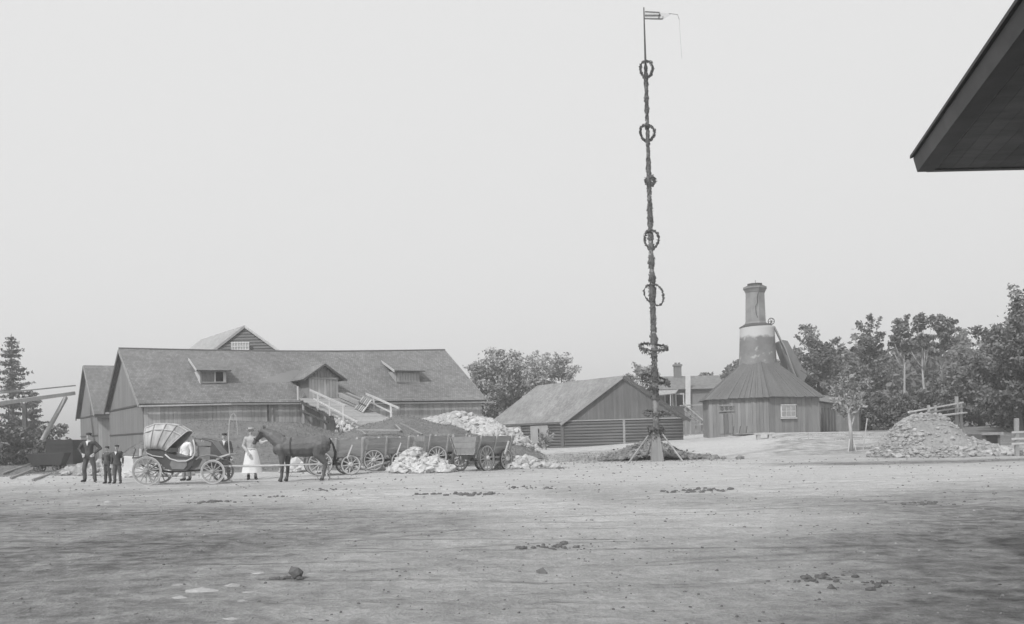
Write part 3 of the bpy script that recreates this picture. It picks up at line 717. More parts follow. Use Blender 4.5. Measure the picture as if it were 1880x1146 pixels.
for i in range(nlog):
    z0 = za-.1+(zl-za)*(i+.5)/nlog; z1 = zr-(zr-(zl-(zl-z0)))+0; z1 = z0+(zr-zl)
    t0 = 0; r_ = (zl-za)/nlog*.52
    jj = random.uniform(-.02, .02)
    part('log', MB().tube([V2(PA-gd*.12-bd*.03, z0), V2(pm-bd*(.05+jj), (z0+z1)/2), V2(PB+gd*.1-bd*.03, z1)], [r_, r_*1.03, r_*.95], 8), 'log', lw, smooth=True)
    for s0_, s1_ in ((.0, .16), (.38, .52), (.72, 1)):
        part('log', MB().tube([V2(PA+bd*(LB-.5)*s0_-gd*.03, z0+.04), V2(PA+bd*(LB-.5)*s1_-gd*.03, z0+.04)], [r_, r_], 8), 'log', lw, smooth=True)
planks(lw, PA, PB, lambda t: zl+(zr-zl)*t+.05, lambda t: (zl+(zr-zl)*t) + (zpk-zl-.1)*(1-abs(2*t-1)), .2, 'dark_board', -bd, th=.05, jit=.015)
part('tie_board', MB().beam(V2(PA-bd*.16, zl+.03), V2(PB-bd*.16, zr+.03), .08, .10), 'trim', lb_)
part('post', MB().beam(V2(PA.lerp(PB, .51)-bd*.2, za), V2(PA.lerp(PB, .51)-bd*.2, zl+.02), .2, .1), 'grey_timber', lb_)
part('corner_post', MB().beam(V2(PA-bd*.12-gd*.08, za-.2), V2(PA-bd*.12-gd*.08, zl), .24, .24), 'log', lb_)
for s0_, s1_ in ((.16, .38), (.52, .72)):
    part('limewashed_panel', MB().hexa(*[[V2(PA+bd*(LB-.5)*q-gd*k, z_) for q, k in ((s0_, .06), (s1_, .06), (s1_, .2), (s0_, .2))] for z_ in (za-.2, zl-.25)]), 'plaster', lb_)
    q = (s0_+s1_)/2; part('slit_window', MB().beam(V2(PA+bd*(LB-.5)*q-gd*.21, za+.6), V2(PA+bd*(LB-.5)*q-gd*.21, zl-.55), .45, .04, upv=gd), 'opening', lb_)
part('eave_beam', MB().beam(V2(PA-gd*.22-bd*.3, zl-.12), V2(PA-gd*.22+bd*LB, zl-.12), .14, .16), 'trim_dark', lb_)

# ------------------------------------------------------------------ lime kiln
KX = at(1394, 790, 73); K = V2(KX, terrain(KX.x, KX.y)); kz = K.z
kiln = thing('lime_kiln', 'round masonry lime kiln stack rising from an eight-sided board shed', 'kiln', K)
NK = 6; zE = zat(1391, 729, 67.6); RE = 5.4; a0 = R(-97); zJ = zat(1393, 668, 73); rJ = 1.55
def kp(r, k, z): a_ = a0+k*2*math.pi/NK; return Vector((K.x+r*math.cos(a_), K.y+r*math.sin(a_), z))
RW = RE-.42
sh = part('shed_wall', MB().frust((K.x, K.y), RW, RW, kz-.6, zE+.12, NK, a0), 'kiln_board', kiln)
for k in (-2, -1, 0, 1): 
    p, q = kp(RW, k, 0), kp(RW, k+1, 0); mid = (p+q)/2-V2(K, 0)
    planks(sh, p, q, lambda t: kz-.55, lambda t: zE+.05, .30, 'kiln_board', mid, th=.04, jit=.02)
rf = part('shed_roof', MB().frust((K.x, K.y), RE-.03, rJ-.02, zE-.04, zJ-.04, NK, a0), 'kiln_roof_board', kiln)
for k in range(-2, 2):
    nb = 24
    for i in range(nb):
        t0, t1 = (i+.025)/nb, (i+.975)/nb; lo, hi = kp(RE, k, zE), kp(RE, k+1, zE); lo2, hi2 = kp(rJ, k, zJ), kp(rJ, k+1, zJ)
        n_ = (hi-lo).cross(lo2-lo).normalized(); n_ = n_ if n_.z > 0 else -n_; ext = (lo-lo2).normalized()*random.uniform(0, .1)
        u = n_*random.uniform(.03, .05); P4 = [lo.lerp(hi, t0)+ext, lo.lerp(hi, t1)+ext, lo2.lerp(hi2, t1), lo2.lerp(hi2, t0)]
        part('roof_board', MB().hexa(P4, [p+u for p in P4]), 'kiln_roof_board', rf)
zD = zat(1393, 601, 73)
dr = MB(); 
dr.tube([V2(K, zJ-1.2), V2(K, zJ), V2(K, zJ+1.5), V2(K, zD-.12), V2(K, zD)], [1.62, 1.53, 1.46, 1.40, 1.39], 40)
m = mat('kiln_plaster', .21, .25, (1.2, 1.2, 1.2), bump=.4, bscale=(6, 6, 6))
N = m.node_tree.nodes; L = m.node_tree.links; b = N['Principled BSDF']; src = b.inputs['Base Color'].links[0].from_socket
tc = N.new('ShaderNodeTexCoord'); sx = N.new('ShaderNodeSeparateXYZ'); L.new(tc.outputs['Object'], sx.inputs[0])
nn = N.new('ShaderNodeTexNoise'); nn.inputs['Scale'].default_value = 1.1; nn.inputs['Detail'].default_value = 6; L.new(tc.outputs['Object'], nn.inputs['Vector'])
m1 = N.new('ShaderNodeMapRange'); m1.inputs[1].default_value = zD-kz-1.25; m1.inputs[2].default_value = zD-kz-.55; L.new(sx.outputs[2], m1.inputs[0])      # limewash left round the rim
ad = N.new('ShaderNodeMath'); ad.operation = 'MULTIPLY_ADD'; L.new(nn.outputs['Fac'], ad.inputs[0]); ad.inputs[1].default_value = 1.6; ad.inputs[2].default_value = -.85
a2 = N.new('ShaderNodeMath'); a2.operation = 'ADD'; a2.use_clamp = True; L.new(m1.outputs[0], a2.inputs[0]); L.new(ad.outputs[0], a2.inputs[1])
m3 = N.new('ShaderNodeMapRange'); m3.inputs[1].default_value = .35; m3.inputs[2].default_value = .65; L.new(a2.outputs[0], m3.inputs[0])
n5 = N.new('ShaderNodeTexNoise'); n5.inputs['Scale'].default_value = 1.7; n5.inputs['Detail'].default_value = 8; L.new(tc.outputs['Object'], n5.inputs['Vector'])
m5 = N.new('ShaderNodeMapRange'); m5.inputs[1].default_value = .60; m5.inputs[2].default_value = .66; m5.inputs[4].default_value = .6; L.new(n5.outputs['Fac'], m5.inputs[0])
mxx = N.new('ShaderNodeMath'); mxx.operation = 'MAXIMUM'; L.new(m3.outputs[0], mxx.inputs[0]); L.new(m5.outputs[0], mxx.inputs[1])
mk = N.new('ShaderNodeMix'); mk.data_type = 'RGBA'; L.new(mxx.outputs[0], mk.inputs[0]); L.new(src, mk.inputs[6]); mk.inputs[7].default_value = (.5, .5, .5, 1); L.new(mk.outputs[2], b.inputs['Base Color'])
drum = part('drum', dr, 'kiln_plaster', kiln, smooth=True)
ch = MB(); zc0, zc1 = zD+.2, zat(1390, 531, 73)
ch.frust((K.x-.1, K.y), .88, .80, zc0, zc1, 8, a0+.2)
chim = part('chimney', ch, 'stucco', kiln)
part('collar', MB().frust((K.x-.05, K.y), 1.42, .95, zD, zD+.28, 24), 'trim_dark', kiln)
part('collar', MB().frust((K.x-.1, K.y), .98, .9, zc0, zc0+.2, 8, a0+.2), 'stucco', chim)
part('cornice', MB().frust((K.x-.1, K.y), .84, .98, zc1-.3, zc1, 8, a0+.2).frust((K.x-.1, K.y), 1.02, 1.02, zc1, zc1+.14, 8, a0+.2), 'stucco', chim)
part('cap', MB().frust((K.x-.1, K.y), .98, .62, zc1+.14, zc1+.3, 8, a0+.2).frust((K.x-.1, K.y), .64, .64, zc1+.3, zc1+.44, 8, a0+.2), 'trim_dark', chim)
part('spike', MB().tube([V2(K+Vector((-.05, 0, 0)), zc1+.4), V2(K+Vector((-.05, 0, 0)), zc1+.75)], .02, 6), 'iron', chim)
cr = MB(); pts = [at(1388+x_, y_, 72.0) for x_, y_ in ((5, 536), (3, 545), (4, 555), (0, 562), (1, 575), (4, 583))]
sfd = Vector((0, -.0, 0))
for p, q in zip(pts, pts[1:]):
    p2 = V2(p, p.z); q2 = V2(q, q.z); p2.y = q2.y = K.y-.86; cr.beam(p2, q2, .03, .03)
part('crack', cr, 'opening', chim)
# hoist wheel and inclined skip way
hw_ = at(1416, 590, 72.5); hs = part('hoist_frame', MB().beam(hw_+Vector((-.45, 0, -.55)), hw_+Vector((.25, 0, -.5)), .12, .1).beam(hw_+Vector((-.1, 0, -.5)), hw_, .08, .08), 'trim_dark', kiln)
wh = part('pulley', MB().ring(hw_, (0, 1, 0), .26, .035, 20, 6).tube([hw_-Vector((0, .06, 0)), hw_+Vector((0, .06, 0))], .06, 8), 'iron', kiln)
for k in range(6): a_ = k*math.pi/3; part('spoke', MB().tube([hw_, hw_+Vector((math.cos(a_)*.25, 0, math.sin(a_)*.25))], .018, 5), 'iron', wh)
part('hoist_cable', MB().tube([at(1420, 598, 72.3), at(1442, 640, 72.3), at(1460, 690, 72.3)], .05, 6), 'trim', kiln)
part('hoist_beam', MB().beam(at(1421, 600, 72.6), at(1466, 692, 72.6), .14, .14), 'dark_board', kiln)
sk = MB().poly([at(1430, 628, 74.5), at(1437, 624, 74.5), at(1446, 626, 74.5), at(1482, 690, 74.5), at(1476, 700, 74.5), at(1455, 700, 74.5)], 1.4, (0, 1, 0))
part('skip_chute', sk, 'gable_board', kiln)
part('stay_rod', MB().tube([at(1470, 680, 73), at(1516, 708, 71)], .03, 5), 'iron', kiln)
# plate with three roundels, window, plank door, annex
def wall_pt(px, py, off=.1):            # ray onto the nearest shed wall facet
    best = None
    for k in (-2, -1, 0, 1):
        p, q = kp(RW, k, 0), kp(RW, k+1, 0); n_ = V2((p+q)/2-K, 0).normalized(); d_ = ray(px, py)
        t_ = n_.dot(p-V2(C0, 0))/n_.dot(Vector((d_.x, d_.y, 0))) if abs(n_.dot(Vector((d_.x, d_.y, 0)))) > 1e-6 else None
        if not t_: continue
        h_ = C0+d_*t_; s_ = (V2(h_, 0)-V2(p, 0)).dot((V2(q, 0)-V2(p, 0)).normalized())/(V2(q, 0)-V2(p, 0)).length
        if 0 <= s_ <= 1 and t_ > 0 and (best is None or t_ < best[2]): best = (h_+n_*off, n_, t_)
    return best
def panel(name, px, py, w, h, m, parent, off=.1, th=.05):
    h_, n_, _ = wall_pt(px, py, off); ang = math.atan2(n_.y, n_.x)+math.pi/2
    return part(name, MB().box(h_, (w, th, h), Matrix.Rotation(ang, 3, 'Z')), m, parent), h_, n_
sg, h_, n_ = panel('sign_plate', 1335, 750, 1.2, .45, 'sign_plate', kiln)
sdv = Vector((-n_.y, n_.x, 0))
for i in (-1, 0, 1):
    c_ = h_+sdv*(.38*i)+n_*.04
    part('roundel', MB().ring(c_, n_, .12, .03, 20, 6), 'sign_mark', sg); part('roundel_centre', MB().tube([c_, c_+n_*.02], .05, 10), 'sign_mark', sg)
part('sign_frame', MB().beam(h_-sdv*.66+Vector((0, 0, .22))+n_*.05, h_+sdv*.66+Vector((0, 0, .22))+n_*.05, .05, .05).beam(h_-sdv*.66-Vector((0, 0, .22))+n_*.05, h_+sdv*.66-Vector((0, 0, .22))+n_*.05, .05, .05), 'trim', sg)
wn, h_, n_ = panel('window', 1446, 755, 1.45, .95, 'white_wash', kiln, .08)
sdv = Vector((-n_.y, n_.x, 0))
for i in range(3):
    for j in range(2):
        part('pane', MB().beam(h_+sdv*((i-1)*.46-.19)+Vector((0, 0, -.2+.42*j))+n_*.04, h_+sdv*((i-1)*.46+.19)+Vector((0, 0, -.2+.42*j))+n_*.04, .03, .34), 'window_pane', wn)
part('frame', MB().beam(h_-sdv*.76+Vector((0, 0, .5))+n_*.05, h_+sdv*.76+Vector((0, 0, .5))+n_*.05, .06, .08).beam(h_-sdv*.8-Vector((0, 0, .55))+n_*.06, h_+sdv*.8-Vector((0, 0, .55))+n_*.06, .1, .09), 'pale_timber', wn)
for px_ in (1326, 1334, 1342): panel('door_board', px_, 778, .34, 1.6, 'dark_board' if px_ == 1334 else 'kiln_board', kiln, .09, .04)
an = [at(1500, 795, 73.5), at(1577, 793, 77), at(1585, 793, 80), at(1500, 793, 80)]
zan = zat(1520, 738, 74)
kx = kz-.3
anx = thing('lean_to_shed', 'low board lean-to beside the kiln shed with a dark door', 'shed', V2(an[0], kz))
aw = part('wall', MB().hexa([V2(p, kx-.3) for p in an], [V2(an[0], zan), V2(an[1], zan-.5), V2(an[2], zan-.3), V2(an[3], zan+.4)]), 'kiln_board', anx)
no = Vector((an[1].y-an[0].y, -(an[1].x-an[0].x), 0)).normalized()
planks(aw, V2(an[0], 0), V2(an[1], 0), lambda t: kx-.25, lambda t: zan-.5*t, .28, 'grey_timber', no)
slab('roof', V2(an[0]+no*.3, zan+.08), V2(an[1]+no*.3, zan-.42), V2(an[2], zan+.2), V2(an[3], zan+.9), .08, 'shingle_far', anx)
for i in range(5):
    p = V2(an[0], 0).lerp(V2(an[1], 0), .12+.07*i)+no*.07
    part('door_board', MB().beam(V2(p, kx+.35), V2(p, zan-.5), .24, .03, upv=no), 'dark_board', anx)
part('door_sill', MB().beam(V2(V2(an[0], 0).lerp(V2(an[1], 0), .08)+no*.12, kx+.3), V2(V2(an[0], 0).lerp(V2(an[1], 0), .46)+no*.12, kx+.3), .12, .1), 'trim_dark', anx)

# ------------------------------------------------------------------ dwelling between log barn and kiln
HY = 100; h0 = at(1205, 780, HY); h0.z = 0; hl = at(1330, 780, HY).x-h0.x; hz = terrain(h0.x, h0.y)
hs = thing('dwelling_house', 'far house with a corner board and brick chimney between log barn and kiln', 'house', V2(h0, hz))
zev = zat(1260, 713, HY); zrg = zat(1260, 690, HY+3)
ex = Vector((1, 0, 0)); ey = Vector((0, 1, 0))
hw_wall = part('wall', MB().hexa([V2(h0, 0), V2(h0+ex*hl, 0), V2(h0+ex*hl+ey*7, 0), V2(h0+ey*7, 0)], [V2(h0, zev), V2(h0+ex*hl, zev), V2(h0+ex*hl+ey*7, zev), V2(h0+ey*7, zev)]), 'house_board', hs)
slab('roof', V2(h0-ex*.4-ey*.4, zev-.1), V2(h0+ex*(hl+.3)-ey*.4, zev-.1), V2(h0+ex*(hl+.3)+ey*3.5, zrg), V2(h0+ex*1.1+ey*3.5, zrg), .12, 'shingle_far', hs)
slab('roof', V2(h0+ex*(hl+.3)+ey*7.4, zev-.1), V2(h0-ex*.4+ey*7.4, zev-.1), V2(h0+ex*1.1+ey*3.5, zrg), V2(h0+ex*(hl+.3)+ey*3.5, zrg), .12, 'shingle_far', hs)
cp = at(1244, 690, HY+3.4); zct = zat(1244, 671, HY+3.4)
chh = part('chimney', MB().box((cp.x, cp.y, (zct+zrg-.8)/2), (.8, .8, zct-zrg+.8)), 'brick_far', hs)
part('cornice', MB().box((cp.x, cp.y, zct), (1.0, 1.0, .22)), 'brick_far', chh)
part('chimney_pot', MB().box((cp.x-.2, cp.y, zct+.2), (.25, .25, .25)), 'brick_far', chh); part('chimney_pot', MB().box((cp.x+.2, cp.y, zct+.2), (.25, .25, .25)), 'brick_far', chh)
part('corner_board', MB().beam(at(1263, 690, HY-.3), at(1263, 748, HY-.3), .55, .2, upv=ey), 'white_wash', hs)
for px_ in (1228, 1248):
    w_ = part('window', MB().box(at(px_, 735, HY-.08), (.9, .06, 1.3)), 'opening', hs); part('window_frame', MB().box(at(px_-7, 735, HY-.13), (.12, .06, 1.4)).box(at(px_+7, 735, HY-.13), (.12, .06, 1.4)).box(at(px_, 723.5, HY-.14), (1.0, .06, .12)), 'white_wash', w_)
slab('porch_roof', at(1196, 727, HY-2.4), at(1240, 722, HY-2.4), at(1246, 714, HY-.05), at(1200, 716, HY-.05), .1, 'shingle_pale', hs)
part('porch_post', MB().beam(at(1231, 724, HY-2.3), V2(at(1231, 780, HY-2.3), hz), .12, .12), 'pale_timber', hs)
# stair railing and yard fence in the gap
stz = thing('timber_stair', 'grey timber stair with railings in the gap beside the kiln shed', 'stair', spot(1270, 88))
for i in range(7):
    p = at(1262+4*i, 744+6*i, 88.5-.4*i); part('tread', MB().box(p, (1.2, .3, .06)), 'grey_timber', stz)
part('rail', MB().beam(at(1256, 742, 88), at(1291, 772, 86), .08, .1), 'grey_timber', stz)
part('rail', MB().beam(at(1256, 752, 88), at(1291, 782, 86), .08, .1), 'grey_timber', stz)
part('rail', MB().beam(at(1248, 745, 89), at(1290, 743, 89), .1, .12), 'grey_timber', stz)
for px_, yy in ((1258, 740), (1267, 748), (1277, 757), (1288, 766)):
    p = at(px_, yy, 88-.05*(px_-1258)); part('post', MB().beam(V2(p, terrain(p.x, p.y)-.1), p, .12, .12), 'grey_timber', stz)

# ------------------------------------------------------------------ vegetation
leafy('broad_tree', 'broad dense leafy tree rounding up behind the long barn', spot(922, 105), 11.9, 5.5, 'leaf_mid', 40000, .19, 280, .35, .05, sub=.19)
leafy('broad_tree', 'dark leafy tree filling the gap behind the log barn roof', spot(968, 112), 9.4, 4.2, 'leaf_mid', 15000, .2, 120, .3, .05, sub=.22)
leafy('birch_tree', 'pale drooping birch behind the log barn', spot(1030, 100), 11.3, 3.0, 'leaf_pale', 8000, .15, 84, .12, .25, 'bark_pale', sub=.2)
leafy('birch_tree', 'thin sparse birch leaning out beside the broad dense tree', spot(992, 97), 11.2, 2.4, 'leaf_pale', 4600, .15, 54, .12, .3, 'bark_pale', sub=.2, lean=-.4)
leafy('ash_tree', 'small leafy treetop just behind the decorated pole', spot(1180, 104), 10.2, 2.2, 'leaf_mid', 2600, .2, 26, .14, .35, sub=.24)
leafy('ash_tree', 'tiny treetop peeping over the log barn ridge', spot(1117, 108), 8.6, 1.0, 'leaf_mid', 500, .16, 9, .08, .6, sub=.3)
leafy('leafy_tree', 'airy tall tree standing right behind the kiln hoist', spot(1502, 90), 12.2, 3.4, 'leaf_dark', 7000, .19, 85, .2, .1, sub=.17, forks=14)
leafy('leafy_tree', 'rounded tree between the airy tree and the slim pines', spot(1600, 88), 11.6, 2.2, 'leaf_dark', 6000, .18, 75, .2, .1, sub=.22, forks=10)
leafy('leafy_tree', 'low dark tree behind the young staked tree', spot(1560, 84), 7.0, 2.4, 'leaf_dark', 7000, .18, 70, .2, .03, sub=.22)
for px_, Y_, H_, lab in ((1658, 86, 11.8, 'slim pine with bare pale stem above the stone heap'), (1697, 84, 11.4, 'slim pine with forked stem behind the gangway'), (1729, 86, 12.0, 'slim pine with a long pale trunk at the wood edge')):
    leafy('pine_tree', lab, spot(px_, Y_), H_, 1.7, 'leaf_dark', 2300, .18, 26, .14, .52, 'bark_pale', sub=.24, forks=10)
leafy('oak_tree', 'large dark spreading tree with layered crown beside the pale fence', spot(1868, 58), 9.7, 3.5, 'leaf_dark', 15000, .15, 130, .26, .04, sub=.17, forks=14)
leafy('oak_tree', 'big bushy tree between the gangway and the large spreading tree', spot(1800, 74), 7.2, 3.4, 'leaf_dark', 13000, .18, 110, .25, .0, sub=.2)
leafy('leafy_tree', 'tall ragged tree at the far edge of the wood', spot(1915, 72), 11.4, 3.4, 'leaf_dark', 8000, .18, 90, .25, .1, sub=.18)
bush = [(1575, 80, 2.6, 2.0), (1612, 79, 3.4, 2.3), (1655, 78, 3.8, 2.2), (1690, 77, 3.6, 2.2), (1722, 76, 4.0, 2.2), (1758, 74, 4.4, 2.3), (1838, 64, 3.2, 2.2), (1878, 60, 3.4, 2.0), (1920, 60, 4, 2.4)]
blab = ['bush behind the lean-to shed', 'bush behind the young tree', 'bush over the stone heap', 'bush under the forked pine', 'bush behind the gangway', 'tall bush past the gangway end', 'bush beneath the spreading tree', 'bush by the pale fence', 'bush past the pale fence']
for (px_, Y_, H_, r_), l_ in zip(bush, blab):
    leafy('shrub', 'dense dark '+l_, spot(px_, Y_), H_, r_, 'leaf_dark', 4500, .14, 55, .08, -.05, cat='shrub', group='undergrowth along the wood edge', forks=3, sub=.24)
# far wood on the slope: one mass
P = []
for i in range(150):
    x = random.uniform(30, 120); y = random.uniform(105, 165); z0 = terrain(x, y, False); h_ = random.uniform(6, 9)
    P.append(scatter(lobes((x, y, z0+h_*.5), (2.4, 2.4, h_*.55), 16, .3), 520))
wo = link(bpy.data.objects.new('far_wood', leaf_mesh(np.concatenate(P), .4, 'leaf_dark', name='far_wood'))); wo['kind'] = 'stuff'
wo['label'] = 'dark distant wood on the slope behind the trees'; wo['category'] = 'wood'
conifer('spruce_tree', 'tall spruce with ragged drooping boughs beyond the trestle', spot(22, 84), 12.2, 3.0, 2500)
conifer('spruce_tree', 'thin spruce close behind the trestle post', spot(58, 88), 7.0, 1.9, 2200)
for px_, Y_, H_, r_, l_ in ((8, 62, 3.2, 2.2, 'dark shrub below the tall spruce'), (40, 66, 2.6, 1.8, 'dark shrub at the foot of the trestle post'), (88, 74, 3.6, 1.9, 'dark shrub showing under the trestle brace')):
    leafy('shrub', l_, spot(px_, Y_), H_, r_, 'leaf_dark', 3600, .14, 50, .08, -.05, cat='shrub', forks=3)
leafy('shrub', 'small shrub growing by the log barn side wall', spot(1000, 70), 1.6, .9, 'leaf_mid', 1500, .07, 30, .04, -.05, cat='shrub', forks=3)

# young staked tree
yt = ground(1563, 829); yt_t = thing('young_tree', 'young tree with slim pale trunk and sparse crown in the yard', 'tree', yt)
def ytp(px, py, dy=0): return at(px, py, yt.y+dy)
tr = part('trunk', MB().tube([yt-Vector((0, 0, .1)), ytp(1562, 790), ytp(1558, 760), ytp(1550, 725), ytp(1545, 700)], [.11, .09, .07, .05, .02], 8), 'bark_pale', yt_t, smooth=True)
for q in (((1562, 785), (1572, 755), (1580, 725)), ((1560, 765), (1548, 740), (1535, 715)), ((1558, 758), (1566, 735), (1568, 705)), ((1553, 735), (1560, 715), (1575, 700))):
    part('limb', MB().tube([ytp(*q[0]), ytp(*q[1], random.uniform(-.4, .4)), ytp(*q[2], random.uniform(-.7, .7))], [.05, .035, .012], 6), 'bark_pale', tr)
lb0 = [(np.array(ytp(px_, py_, random.uniform(-.6, .6))), np.array((.42, .42, .3))*random.uniform(.7, 1.3)) for px_, py_ in ((1535, 715), (1548, 700), (1562, 695), (1575, 705), (1582, 725), (1545, 735), (1565, 725), (1538, 750), (1575, 748), (1552, 760), (1530, 735), (1590, 700))]
me_ = leaf_mesh(scatter(lb0, 1300)-np.array(yt), .09, 'leaf_mid'); link(bpy.data.objects.new('crown', me_), yt_t)
part('stake', MB().beam(yt+Vector((.7, .2, -.1)), ytp(1592, 768, .2), .05, .05), 'pale_timber', yt_t)
part('guard_slat', MB().beam(yt+Vector((-.22, -.1, -.1)), ytp(1560, 806, -.08), .06, .04).beam(yt+Vector((.24, -.1, -.1)), ytp(1566, 806, -.08), .06, .04).beam(yt+Vector((.02, .24, -.1)), ytp(1563, 806, .1), .06, .04), 'pale_timber', yt_t)

# ------------------------------------------------------------------ left trestle
ts = thing('trestle_gangway', 'raised plank gangway on posts running into the rear barn', 'trestle', spot(45, 66))
part('deck_beam', MB().beam(at(-60, 749, 62), at(136, 722, 74), .25, .3), 'barn_board', ts)
part('rail', MB().beam(at(-60, 728, 62), at(138, 708, 74), .1, .1), 'grey_timber', ts)
part('rail', MB().beam(at(-60, 722, 63.5), at(60, 716, 70), .08, .08), 'grey_timber', ts)
for px_, Y_ in ((45, 68.2), (-30, 63.5)):
    p = at(px_, 741 if px_ > 0 else 747, Y_); part('post', MB().beam(V2(p, terrain(p.x, p.y)-.2), p, .28, .25), 'dark_board', ts)
part('brace', MB().beam(at(121, 730, 72.4), V2(at(52, 845, 66), terrain(at(52, 845, 66).x, 66)-.1), .26, .24), 'grey_timber', ts)
sc_t = thing('low_shed', 'low dark plank bin behind the standing man', 'shed', spot(105, 60))
q0 = spot(82, 60); q1 = spot(131, 61)
bw_ = MB().hexa([V2(q0, q0.z-.2), V2(q1, q1.z-.2), V2(q1, q1.z-.2)+Vector((0, 2, 0)), V2(q0, q0.z-.2)+Vector((0, 2, 0))], [V2(q0, 1.75), V2(q1, 1.7), V2(q1, 1.7)+Vector((0, 2, 0)), V2(q0, 1.75)+Vector((0, 2, 0))])
part('bin_wall', bw_, 'trim_dark', sc_t)
for i in range(6): part('bin_board', MB().beam(V2(q0, .1+.28*i)+Vector((0, -.05, 0)), V2(q1, .1+.28*i)+Vector((0, -.05, 0)), .05, .24), 'trim_dark', sc_t)
def tip_cart():
    c = ground(90, 866); t = thing('tip_cart', 'small dark iron tip cart on the ground left of the man', 'cart', c, R(8))
    part('tub', MB().add([(-.7, -.35, .35), (.7, -.35, .35), (.7, .35, .35), (-.7, .35, .35), (-.95, -.5, .95), (.95, -.5, .95), (.95, .5, .95), (-.95, .5, .95)], [(3, 2, 1, 0), (0, 1, 5, 4), (1, 2, 6, 5), (2, 3, 7, 6), (3, 0, 4, 7), (0, 3, 2, 1), (4, 5, 6, 7)]), 'trim_dark', t, world=False)
    for x in (-.45, .45):
        for y in (-.32, .32): part('wheel', MB().ring((x, y, .2), (0, 1, 0), .17, .035, 16, 6).tube([(x, y-.04, .2), (x, y+.04, .2)], .06, 8).beam((x-.17, y, .2), (x+.17, y, .2), .04, .04).beam((x, y, .03), (x, y, .37), .04, .04), 'iron', t, world=False)
    part('frame', MB().beam((-.8, -.2, .3), (.8, -.2, .3), .08, .08).beam((-.8, .2, .3), (.8, .2, .3), .08, .08), 'trim_dark', t, world=False)
tip_cart()
for i, (a_, b_, w_) in enumerate((((20, 880), (78, 858), .1), ((60, 884), (152, 852), .09), ((5, 872), (60, 852), .1))):
    p, q = ground(*a_), ground(*b_); single('loose_pole', MB().tube([p+Vector((0, 0, .06)), q+Vector((0, 0, .10))], [w_*.5, w_*.35], 7), 'grey_timber', ['pale pole lying on the ground before the tip cart', 'long pole lying toward the standing man', 'short pole lying below the trestle brace'][i], 'pole')

# ------------------------------------------------------------------ stone heaps
def gp_(px, Y): p = at(px, 800, Y); return p.x, p.y
c = gp_(862, 52.5); c2 = gp_(898, 50.5); c3 = gp_(928, 48.5)
heap('stone_heap', 'big white limestone heap behind the wagons', [(*c, 3.3, 2.8, zat(855, 758, 52.5)-terrain(*c)+.1), (*c2, 2.7, 2.6, zat(898, 772, 50.5)-terrain(*c2)+.2), (*c3, 1.9, 2.0, zat(928, 788, 48.5)-terrain(*c3)+.2)], 'limestone', 170, 4600, .22, .12, core='heap_core')
c = gp_(762, 54); c2 = gp_(790, 53.5); c3 = gp_(815, 53)
heap('stone_heap', 'low ridge of white stones on the bank beside the ramp', [(p_[0], p_[1], 1.5, 1.2, zat(px_, py_, 53.5)-terrain(*p_)+.05) for p_, px_, py_ in ((c, 762, 766), (c2, 790, 767), (c3, 815, 773))], 'limestone', 50, 800, .24, .13, core='heap_core')
c = gp_(760, 33.5); c2 = gp_(790, 33.0)
heap('stone_heap', 'white limestone heap spilling between the parked wagons', [(*c, .95, 1.0, 1.0), (*c2, .9, .9, .55)], 'limestone', 60, 600, .19, .12, core='heap_core')
c = gp_(955, 35); c2 = gp_(1000, 34.5)
heap('stone_heap', 'small white stone scatter past the end wagon', [(*c, 1.0, 1.0, .52), (*c2, .9, .6, .14)], 'limestone', 40, 330, .17, .11, core='heap_core')
cx0 = gp_(1668, 38)[0]; c = gp_(1700, 38.2); c2 = gp_(1770, 38.2); c3 = gp_(1650, 38.0)
heap('gravel_heap', 'grey gravel and stone heap before the gangway', [(*c, 2.35, 2.3, 1.98), (*c2, 1.75, 1.6, .85), (*c3, 1.25, 1.6, 1.1)], 'limestone_grey', 170, 2600, .125, .07, dome=1, mask=lambda x, y, q: 1.0 if (q < .45 or q > 1.55 or x < cx0) else .10)
c = gp_(1820, 36.8)
heap('stone_heap', 'low line of stones beyond the gravel heap', [(*c, 2.6, .7, .3)], 'limestone_grey', 40, 240, .19, .11)
c = gp_(190, 37.5); c2 = gp_(150, 38.5)
heap('stone_heap', 'pale stones piled behind the man and boys', [(*c, 1.2, .8, .62), (*c2, .9, .7, .4)], 'limestone_grey', 60, 300, .22, .13, core='heap_core')
c = gp_(292, 35); heap('stone_heap', 'white stones lying behind the carriage wheels', [(*c, 1.3, .7, .5)], 'limestone', 50, 180, .22, .13, core='heap_core')
c = gp_(538, 36.4); heap('stone_heap', 'white stones lying behind the horse', [(*c, .6, .5, .42)], 'limestone', 30, 100, .2, .12, core='heap_core')
